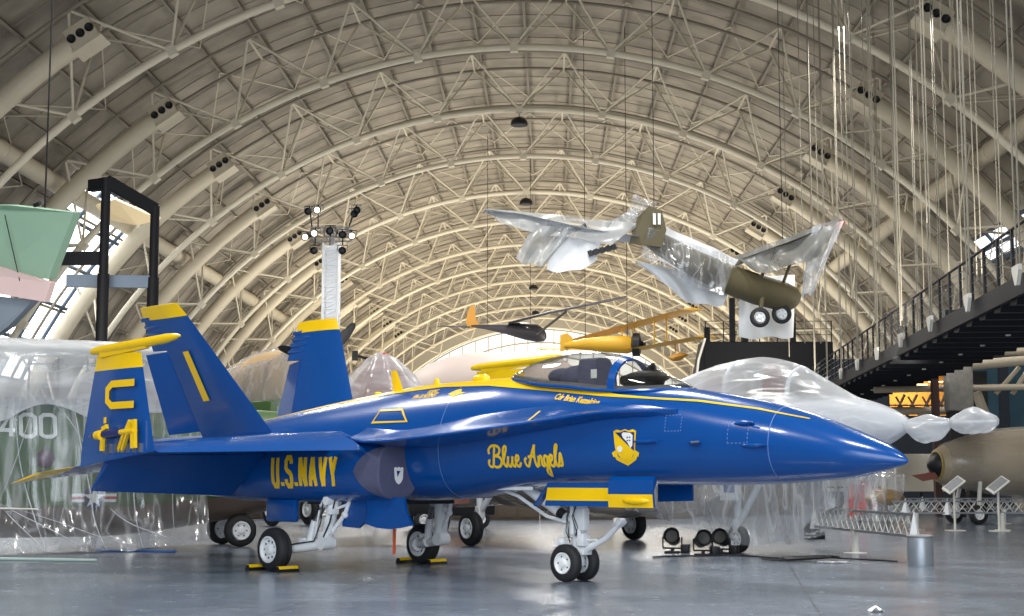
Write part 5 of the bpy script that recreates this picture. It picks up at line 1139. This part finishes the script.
for i in range(3):
    for j in range(2): mb.bar((-18.2 + i*1.1, 56, 4.2 + j*1.6), (-17.1 + i*1.1, 56, 4.2 + j*1.6), .06, .06); mb.bar((-18.2 + i*1.1, 56, 4.2), (-18.2 + i*1.1, 56, 6.4), .06, .06, up=(1, 0, 0))
mb.bar((-18.2, 56, 0), (-18.2, 56, 4.2), .1, .1, up=(1, 0, 0)); mb.bar((-16.0, 56, 0), (-16.0, 56, 4.2), .1, .1, up=(1, 0, 0)); tag(mb.build('glass_railing_frame', M['frameblue'], smooth=0), 'slate blue window frame below the skylight at the left', 'frame')

# ------------------------------------------------------------------ elevated walkway on the right with its hangers
M['rod'] = mat('rod_pale_paint', srgb(132, 127, 114), .6, 0, .05)
M['walk'] = mat('dark_walkway_steel', srgb(30, 31, 36), .55, 0, .12, 2, spec=.2)
bd = V(.095, 1, 0).normalized(); bn = V(bd.y, -bd.x, 0)
def W_(s, o, z): return V(11.3, 36, 0) + bd*(s - 36) + bn*o + V(0, 0, z)
wk = thing('elevated_walkway', 'black elevated walkway with railings crossing the right side of the hall', 'walkway', (0, 0, 0), 0)
mb = MB(); mb.prism([W_(22, 0, 5.72), W_(74, 0, 5.72), W_(74, 3.0, 5.72), W_(22, 3.0, 5.72)], (0, 0, .12)); mb.build('deck', M['walk'], wk, smooth=0)
for o in (0, 3.0):
    mb = MB(); mb.bar(W_(22, o, 5.62), W_(74, o, 5.62), .1, .42); mb.build('edge_girder', M['walk'], wk, smooth=0)
for i in range(33):
    s = 23 + i*1.55; mb = MB(); mb.loft([[W_(s + a, o, z) for a, z in ((-.62, 5.7), (.62, 5.7), (.5, 5.32), (-.1, 5.28))] for o in (.05, 2.95)]); mb.build('cross_joist', M['walk'], wk, smooth=0)
for o in (.03, 2.97):
    e = bpy.data.objects.new('railing', None); COL.objects.link(e); e.parent = wk
    mb = MB(); mb.tube([W_(22, o, 6.95), W_(74, o, 6.95)], .035, 8); mb.build('handrail', M['walk'], e)
    mb = MB()
    for z in (6.05, 6.3, 6.55, 6.75): mb.tube([W_(22, o, z), W_(74, o, z)], .012, 5)
    mb.build('rail_wires', M['steel'], e)
    for i in range(37): mb = MB(); mb.bar(W_(22.5 + i*1.4, o, 5.5), W_(22.5 + i*1.4, o, 6.95), .06, .12, up=bd); mb.build('rail_post', M['walk'], e, smooth=0)
mb = MB()
for i in range(15):
    p = W_(30 + i*3.1, 1.5, 5.26); mb.lathe(p, (0, 0, -1), [(-.03, .07), (.0, .07), (.01, .05)], 12)
tag(mb.build('downlight', M['offwhite'], wk), 'small lamps under the walkway', 'lamp'); 
del_ = [o for o in bpy.data.objects if o.name == 'downlight'][0]; del del_['category']
nth = ['closest', 'second closest', 'third closest', 'fourth closest', 'fifth closest', 'sixth closest', 'seventh closest', 'eighth closest', 'ninth closest', 'tenth closest', 'eleventh closest', 'most distant']
def hanger():
    t = thing('hanger_rods', '', 'hanger', (0, 0, 0), 0, 'suspension rods of the walkway')
    for d in (-.2, .2):
        m_ = MB(); m_.tube([bd*d*.55 + V(0, 0, .1), bd*d + V(0, 0, 2), bd*d + V(0, 0, 22.0)], .02, 6); m_.build('rod', M['rod'], t)
    m_ = MB(); m_.prism([bd*-.3 + V(0, 0, .22), bd*.3 + V(0, 0, .22), bd*.3 + V(0, 0, .1), bd*.07 + V(0, 0, -.2), bd*-.07 + V(0, 0, -.2), bd*-.3 + V(0, 0, .1)], bn*-.08); m_.build('gusset_plate', M['offwhite'], t, smooth=0)
    return t
h0 = hanger(); i_ = 0
for o, side in ((-.16, 'near'), (3.16, 'far')):
    for k in range(9 if o < 0 else 8):
        s = 31 + k*5 + (6 if o > 0 else 0)
        t = h0 if i_ == 0 else copy_tree(h0); i_ += 1; t.location = W_(s, o, 5.75)
        t['label'] = 'pair of pale suspension rods on the %s edge of the walkway, %s' % (side, nth[k] if k < (8 if o < 0 else 7) else 'most distant')
# a bundle of plain rods that hold other exhibits
for k, (u, d) in enumerate(((816, 60), (848, 58), (853, 58), (872, 55), (877, 55), (927, 48), (953, 46), (966, 46), (981, 44), (986, 44), (806, 63), (822, 63), (790, 70))):
    x = (u - 512)/1488*d; mb = MB(); mb.tube([(x, d, 7.2 if d > 57 else 7.3), (x, d, 26.5)], .018, 6)
    tag(mb.build('hanging_rod', M['rod']), 'thin pale rod hanging beside the walkway, %s counted from the hanging plane' % ['fourth', 'fifth', 'sixth', 'seventh', 'eighth', 'ninth', 'tenth', 'eleventh', 'twelfth', 'thirteenth', 'second', 'third', 'first'][k], 'rod', 'thin rods hanging beside the walkway')

# platform beyond, at the far end of the walkway
pf = thing('viewing_platform', 'black raised viewing platform under the hanging plane', 'platform', (0, 5, .3), 0)
mb = MB(); mb.box((13.1, 72, 7.4), (6.6, 2.5, 1.5), None, .03); mb.prism([V(9.8, 70.7, 6.7), V(9.8, 70.7, 8.2), V(9.2, 70.7, 5.0)], (0, 2.4, 0)); mb.build('deck_box', M['ironwork'], pf, smooth=0)
mb = MB(); mb.box((13.3, 71.6, 5.7), (4.8, .2, 1.9)); mb.build('lower_panel', mat('putty_panel', srgb(150, 144, 132), .7, 0, .06), pf, smooth=0)
mb = MB(); mb.tube([(9.85, 70.6, 8.3), (9.5, 70.6, 7.2), (9.2, 70.6, 5.0)], .06, 8); mb.build('edge_trim', M['offwhite'], pf)
for x, z in ((11.3, 10.4), (11.95, 10.6), (10.0, 8.9), (14.4, 9.6)):
    mb = MB(); mb.box((x, 71, z/2), (.28, .28, z)); mb.build('post', M['ironwork'], pf, smooth=0)
mb = MB()
for z in (8.5, 8.8, 9.2): mb.tube([(9.9, 70.8, z), (16.4, 70.8, z)], .02, 6)
for i in range(8): mb.tube([(9.9 + i*.92, 70.8, 8.1), (9.9 + i*.92, 70.8, 9.2)], .03, 6)
mb.build('railing', M['ironwork'], pf)

# ------------------------------------------------------------------ gallery wall behind the walkway
M['gwall'] = mat('dark_gallery_panels', srgb(44, 52, 62), .5, 0, .2, .5)
mb = MB()
for x0, x1, z0_, z1_ in ((13.6, 21.3, 0, 8.2), (24.6, 34, 0, 11), (21.3, 24.6, 0, 5.0), (21.3, 24.6, 7.3, 8.2)): mb.prism([V(x0, 84, z0_), V(x1, 84, z0_), V(x1, 84, z1_), V(x0, 84, z1_)], (0, .4, 0))
gw = mb.build('wall_right', M['gwall'], smooth=0, kind='structure'); tag(gw, 'dark gallery wall under the walkway with a warmly lit opening', 'wall')
mb = MB(); mb.prism([V(20.5, 88, 4.6), V(25.6, 88, 4.6), V(25.6, 88, 7.8), V(20.5, 88, 7.8)], (0, .2, 0)); mb.prism([V(20.5, 84.4, 4.8), V(25.6, 84.4, 4.8), V(25.6, 88, 4.8), V(20.5, 88, 4.8)], (0, 0, .1)); mb.prism([V(20.5, 84.4, 7.6), V(25.6, 84.4, 7.6), V(25.6, 88, 7.6), V(20.5, 88, 7.6)], (0, 0, .1)); mb.build('alcove', mat('amber_alcove_wall', srgb(190, 150, 80), .7, 0, .15, 1), gw, smooth=0)
ll = mat('tube_lamp_warm', (1, .9, .6, 1), .4, 0, 0); q = ll.node_tree.nodes['Principled BSDF']; q.inputs['Emission Color'].default_value = (1, .78, .4, 1); q.inputs['Emission Strength'].default_value = 4
for k in range(4):
    mb = MB(); mb.box((22.0 + k*.75, 86.6 - k*.5, 6.6 + k*.13), (.8, .12, .06)); tag(mb.build('strip_lamp', ll, smooth=0), 'warm strip lamp in the gallery opening, %s from the pillar' % ['fourth', 'third', 'second', 'nearest'][k], 'lamp', 'strip lamps in the gallery opening')
area('alcove_lamp', (23, 86.2, 7.4), (23, 87, 4.9), 3.5, .6, 220, (1, .72, .34))
mb = MB()
for x in (21.6, 22.3, 23.1, 23.9): mb.tube([(x, 84.2, 5.0), (x + .6, 84.2, 6.2)], .08, 6); mb.tube([(x + .7, 84.2, 5.0), (x + .1, 84.2, 6.1)], .06, 6)
mb.tube([(21.3, 84.1, 5.6), (24.6, 84.1, 5.6)], .05, 6); mb.build('gallery_railing', M['bellymetal'], gw)
tg = mat('teal_window_glass', srgb(58, 88, 104), .15, 0, .4, .8)
for k, (x0, x1) in enumerate(((25.6, 27.4), (28.0, 29.6), (30.0, 32))):
    mb = MB(); mb.box(((x0+x1)/2, 83.9, 5.9), (x1-x0, .1, 4.6)); mb.build('gallery_window', tg, gw, smooth=0)
M['beam'] = mat('weathered_cream_beam', srgb(178, 166, 146), .6, 0, .08, 1)
for k, (a, b, r_, lb_) in enumerate((((14.6, 60, 5.05), (22, 60, 5.2), .13, 'long thin cream beam crossing in front of the mottled pillar'), ((17.4, 60, 5.95), (22.5, 60, 6.4), .2, 'thick cream beam just above the mottled pillar'), ((18.0, 61, 6.6), (23, 61, 6.75), .16, 'upper cream beam under the walkway at the right edge'), ((15.2, 62, 4.3), (18.0, 62, 4.3), .16, 'short cream beam below the lit gallery opening'))):
    mb = MB(); mb.tube([a, b], r_, 12); tag(mb.build('cream_beam', M['beam']), lb_, 'beam')
for k, (a, b, r_, lb_) in enumerate((((20.3, 60.4, 4.9), (21.2, 60.4, 6.2), .1, 'steeper slanting brace between the cream beams at the right edge'), ((19.6, 60.3, 4.9), (20.6, 60.3, 6.0), .09, 'slanting brace between the cream beams next to the mottled pillar'), ((18.9, 60.6, 5.0), (20.6, 60.6, .2), .2, 'long cream prop slanting down to the floor behind the brown warplane'))):
    mb = MB(); mb.tube([a, b], r_, 10); tag(mb.build('slanting_brace', M['beam']), lb_, 'brace')
mb = MB(); mb.box((17.55, 58.5, 5.05), (1.0, .8, 1.85), None, .12); pm = mb.build('pillar', mat('mottled_grey_stone', srgb(150, 146, 138), .85, 0, .35, 5, bump=.5, bscale=9, det=8), smooth=40)
mb = MB(); mb.box((17.4, 58.6, 2.06), (.5, .5, 4.12)); mb.build('pillar_core', M['dark'], pm, smooth=0); tag(pm, 'mottled grey stone-like pillar block under the walkway', 'pillar')
mb = MB(); mb.box((16.85, 59.3, 3.05), (.26, .3, 6.1)); tag(mb.build('rust_post', mat('dark_rust_steel', srgb(74, 50, 44), .7, 0, .2, 3), smooth=0), 'dark rust-brown post left of the mottled pillar', 'post')
mb = MB(); mb.box((19.6, 63, 3), (.9, .5, 6)); tag(mb.build('dark_column', M['dark'], smooth=0), 'wide black column right of the mottled pillar', 'column')
pn = thing('partition_wall', 'long low beige partition behind the tip of the blue nose', 'partition', (17.0, 66, 0), 0)
mb = MB(); mb.box((0, 0, 1.75), (6.2, .25, 1.65), None, .03); mb.build('panel', mat('beige_partition', srgb(204, 196, 180), .7, 0, .05, 1), pn, smooth=0)
mb = MB()
for x in (-2.8, -.9, 1.0, 2.8): mb.box((x, 0, .46), (.1, .1, .92))
mb.build('feet', M['dark'], pn, smooth=0)
fe = thing('picket_fence', 'dark open picket fence right of the wrapped jet', 'fence', (13.4, 60, 0), 0)
mb = MB()
for i in range(9): mb.box((-1.3 + i*.33, 0, .6), (.05, .05, 1.2))
mb.build('pickets', M['bellymetal'], fe, smooth=0)
mb = MB(); mb.bar((-1.3, 0, 1.15), (1.35, 0, 1.15), .06, .06); mb.bar((-1.3, 0, .1), (1.35, 0, .1), .06, .06); mb.build('rails', M['dark'], fe, smooth=0)
for k, x in enumerate((13.6, 14.35)):
    mb = MB(); mb.tube([(x, 56, 0), (x, 56, 1.9)], .05, 10); mb.lathe((x, 56, 0), (0, 0, 1), [(0, .22), (.04, .2), (.05, .05)], 14); tag(mb.build('stanchion', M['offwhite']), ['pale stanchion at the fence, the left of two', 'pale stanchion at the fence, the right of two'][k], 'stanchion')

# ------------------------------------------------------------------ low lattice barriers with white pyramid caps
M['lattice'] = mat('grey_lattice_steel', srgb(140, 142, 146), .45, .4, .08, 6)
def barrier(a, b, z0, z1, posts, lab, npan=8, caps=(0, 1), grp='low lattice barriers', sc=1.0):
    a = V(*a); b = V(*b); d = (b-a).normalized(); n = V(-d.y, d.x, 0); t = thing('lattice_barrier', lab, 'barrier', a, 0, grp)
    L = (b-a).length; m_ = MB(); m_.bar(V(0, 0, z1 - .06), d*L + V(0, 0, z1 - .06), .05, .05); m_.bar(V(0, 0, z0), d*L + V(0, 0, z0), .07, .05); m_.build('rails', M['lattice'], t, smooth=0)
    m_ = MB()
    for i in range(npan*2):
        p, q = d*(L*i/npan/2), d*(L*(i+1)/npan/2); m_.tube([p + V(0, 0, z0), q + V(0, 0, z1 - .06)], .011, 5); m_.tube([p + V(0, 0, z1 - .06), q + V(0, 0, z0)], .011, 5)
    m_.build('lattice', M['offwhite'], t)
    for u in posts:
        p = d*(L*u); m_ = MB(); m_.tube([p, p + V(0, 0, z0)], .07*sc, 14); m_.lathe(p, (0, 0, 1), [(0, .24), (.015, .24), (.025, .08)], 20); m_.build('post', M['offwhite'], t)
    for u in caps:
        p = d*(L*u); m_ = MB(); w_ = .16
        m_.add([p + d*w_ + V(0, 0, z0 - .05), p + n*w_*.7 + V(0, 0, z0 - .05), p - d*w_ + V(0, 0, z0 - .05), p - n*w_*.7 + V(0, 0, z0 - .05), p + V(0, 0, z1 + .03)], [(0, 1, 4), (1, 2, 4), (2, 3, 4), (3, 0, 4), (3, 2, 1, 0)]); m_.build('cap', M['white'], t, smooth=0)
    return t
barrier((6.72, 33.4, 0), (7.36, 27.5, 0), .46, .92, (.45,), 'lattice barrier with white pyramid ends nearest the camera, right of the blue nose', 9)
barrier((11.2, 44.2, 0), (19.0, 44.5, 0), .50, .90, (.09, .42, .72), 'long lattice barrier with white pyramid caps in front of the brown warplane', 14, (.05, .21, .54, .82, .86, .98))
barrier((12.4, 50, 0), (20.5, 50.5, 0), .5, .9, (.1, .5), 'long lattice barrier passing behind the front row, below the beige partition', 14, (.02, .16, .3))
for k, (x, y) in enumerate(((12.85, 43.6), (14.0, 43.2))):
    t = thing('info_panel', ['slanted white information panel on a post before the brown nose, the left one', 'slanted white information panel on a post, the right one'][k], 'information panel', (x, y, 0), 0, 'slanted information panels')
    R = Matrix.Rotation(math.radians(-38), 3, 'Y') @ Matrix.Rotation(.5, 3, 'X'); mb = MB(); mb.box((0, 0, 1.32), (.62, .42, .04), R, .01); mb.build('panel', M['offwhite'], t, smooth=0); mb = MB(); mb.box((0, 0, 1.35), (.5, .32, .012), R); mb.build('panel_sheet', M['lattice'], t, smooth=0); mb = MB(); mb.tube([(0, 0, 0), (0, 0, 1.3)], .035, 10); mb.box((0, 0, .015), (.5, .4, .03)); mb.build('stand', M['offwhite'], t)

# bin, red wrapped item, lamps, cables, scrap
bn_ = thing('metal_bin', 'round brushed grey metal bin on the floor at the right', 'bin', (7.14, 26.35, 0), 0)
mb = MB(); mb.lathe((0, 0, 0), (0, 0, 1), [(0, .22), (.03, .225), (.48, .225), (.5, .215)], 28); mb.build('drum', mat('brushed_grey_metal', srgb(150, 158, 166), .35, .5, .05, 8), bn_)
mb = MB(); mb.lathe((0, 0, .49), (0, 0, 1), [(0, .23), (.03, .235), (.05, .2), (.05, .02)], 28); mb.build('rim', M['lattice'], bn_)
rd = thing('wrapped_bomb', 'red and brass object loosely wrapped in clear plastic behind the front barrier', 'wrapped object', (10.9, 45.3, 0), 0)
mb = MB(); mb.prism([V(-.75, -.1, .35), V(-.2, -.1, .5), V(-.3, -.1, 1.3), V(-.7, -.1, 1.35)], (0, .3, 0)); mb.prism([V(-.3, .1, 1.45), V(.0, .1, 1.35), V(.15, .1, .7), V(0, .1, .6)], (0, .25, 0)); mb.build('red_fins', M['red'], rd, smooth=0)
mb = MB(); mb.loft([[V(x, r*math.cos(a), .95 + r*math.sin(a)) for a in [2*PI*k/18 for k in range(18)]] for x, r in ((-.3, .1), (0, .22), (.5, .26), (.85, .16), (.95, .03))]); mb.build('brass_body', mat('dull_brass', srgb(176, 142, 84), .4, .5, .1, 5), rd)
mb = MB(); mb.box((0, 0, .3), (1.1, .5, .05)); mb.tube([(-.4, 0, .02), (-.4, 0, .8)], .05, 8); mb.tube([(.4, 0, .02), (.4, 0, .8)], .05, 8); mb.build('stand', M['lattice'], rd, smooth=0)
def rw_(u, v):
    a = 2*PI*u; z = .25 + 1.35*v; r = .85 + .15*math.sin(3*a + 2*v) + .12*math.sin(7*a - 3*v); return V(r*math.cos(a)*(1.0 - .1*v), r*.55*math.sin(a), z + .1*math.sin(2*a)*v)
mb = MB(); mb.sheet(rw_, 40, 12, .006); mb.sheet(lambda u, v: rw_(u, 1)*(1 - v*.98) + V(0, 0, 1.6*v*.98 + .05*math.sin(8*u)), 40, 5, .006); mb.build('wrap', M['poly3'], rd, smooth=80)
def spot(loc, ang, lab, r_=.17):
    t = thing('floor_spotlight', lab, 'spotlight', loc, ang, 'black spotlights on the floor')
    m_ = MB(); m_.lathe((0, 0, .33), (0, -1, .35), [(-.2, .05), (-.17, r_*.8), (0, r_*.9), (.1, r_), (.12, r_*.95), (.06, r_*.7), (.05, .02)], 18); m_.build('can', M['dark'], t)
    m_ = MB(); m_.tube([(-r_*1.15, 0, .33), (-r_*1.15, 0, .1), (r_*1.15, 0, .1), (r_*1.15, 0, .33)], .02, 6); m_.tube([(0, 0, .02), (0, 0, .1)], .04, 8); m_.box((0, 0, .02), (.3, .25, .04), None, .01); m_.build('yoke', M['dark'], t)
    m_ = MB(); m_.box((.26, .05, .09), (.17, .2, .18), None, .02); m_.build('ballast_box', M['dark'], t); return t
spot((3.28, 30.8, 0), -.3, 'black floor spotlight under the wrapped jet, farthest left'); spot((3.78, 29.8, 0), .2, 'black floor spotlight under the wrapped jet, middle of three'); spot((4.22, 30.4, 0), -.5, 'black floor spotlight nearest the wrapped nose wheel'); spot((7.5, 37.6, 0), .3, 'black floor spotlight behind the far end of the front barrier')
r3 = random.Random(11); P = [V(4.4, 29.6, .02)]
for k in range(60):
    a = k*.9; P.append(V(4.9 + .016*k + .32*math.cos(a)*(1 + .3*math.sin(k)), 27.9 + .14*math.sin(a)*2, .03 + .0008*k))
P += [V(6.3, 28.3, .02), V(7.0, 27.4, .02)]
mb = MB(); mb.tube([V(p.x, p.y, p.z) for p in P], .017, 5); tag(mb.build('cable_heap', M['dark']), 'loose coil of black cable lying on the floor right of the nose wheel', 'cable')
mb = MB(); mb.tube([V(2.7, 28.9, .02), V(3.1, 29.2, .02), V(3.6, 29.3, .02), V(4.1, 29.55, .02), V(4.45, 29.4, .02)], .018, 6); tag(mb.build('floor_cable', M['dark']), 'black cable running along the floor in front of the three spotlights', 'cable')
mb = MB(); mb.sheet(lambda u, v: V(5.5 + .55*u + .03*math.sin(9*v), 26.9 + .35*v + .05*math.sin(7*u), .012 + .03*abs(math.sin(8*u + 5*v))), 10, 8, .004); tag(mb.build('plastic_scrap', M['poly2'], smooth=60), 'crumpled scrap of clear plastic beside the cable coil', 'scrap')
mb = MB(); mb.sheet(lambda u, v: V(4.1 + .16*u, 17.3 + .16*v, .01 + .07*abs(math.sin(5*u + 4*v))*(1-abs(2*u-1))), 9, 8, .004); tag(mb.build('paper_scrap', M['white'], smooth=60), 'crumpled white paper on the floor at the bottom right', 'scrap')
# dark things standing far back under the blue jet
M['cab'] = mat('brown_cabinet', srgb(92, 80, 66), .6, 0, .15, 2)
mb = MB(); mb.box((0, 0, .8), (3.2, 1, 1.6), None, .03)
for k in range(4): mb.box((-1.2 + k*.8, -.52, .8), (.7, .05, 1.4), None, .01)
tag(mb.build('display_cabinet', M['cab'], smooth=30), 'brown display cabinet far behind the blue jet, right of its far main wheel', 'cabinet').location = (-.6, 55, 0)
tug = thing('tow_tractor', 'low dark tow tractor far behind between the main wheels and nose gear', 'tractor', (-1.9, 45.5, 0), .2)
mb = MB(); mb.box((0, 0, .7), (2.6, 1.3, .6), None, .08); mb.box((.6, 0, 1.1), (1.0, 1.2, .4), None, .06); mb.build('body', M['dark'], tug); mb = MB(); mb.box((.1, -.66, .85), (.8, .03, .2)); mb.build('side_stripe', M['hoop'], tug, smooth=0)
for x in (-.85, .85):
    for y in (-.55, .55): wheel('wheel', (x, y, .3), .3, .2, tug, 5, .15)
for k, (x, y, s, lb_) in enumerate(((-9.0, 57, 1.6, 'large dark crate far back behind the near main wheel'), (-5.6, 57, 1.5, 'dark crate far back between the two main wheels'), (-3.0, 59, 1.7, 'dark crate just left of the brown cabinet far back'), (2.4, 56, 1.5, 'dark crate far back behind the nose gear'),
        (5.6, 57, 1.5, 'dark crate far back behind the wrapped jet wheel'), (8.4, 60, 1.5, 'dark crate far back left of the picket fence, next to another'), (11.0, 64, 1.5, 'dark crate far back nearest the picket fence'))):
    mb = MB(); mb.box((x, y, s*.5), (s*1.8, 1.2, s), None, .03)
    for i in range(4): mb.box((x - s*.75 + i*s*.5, y - .62, s*.5), (.12, .06, s*.98))
    tag(mb.build('crate', M['cab'], smooth=30), lb_, 'crate')
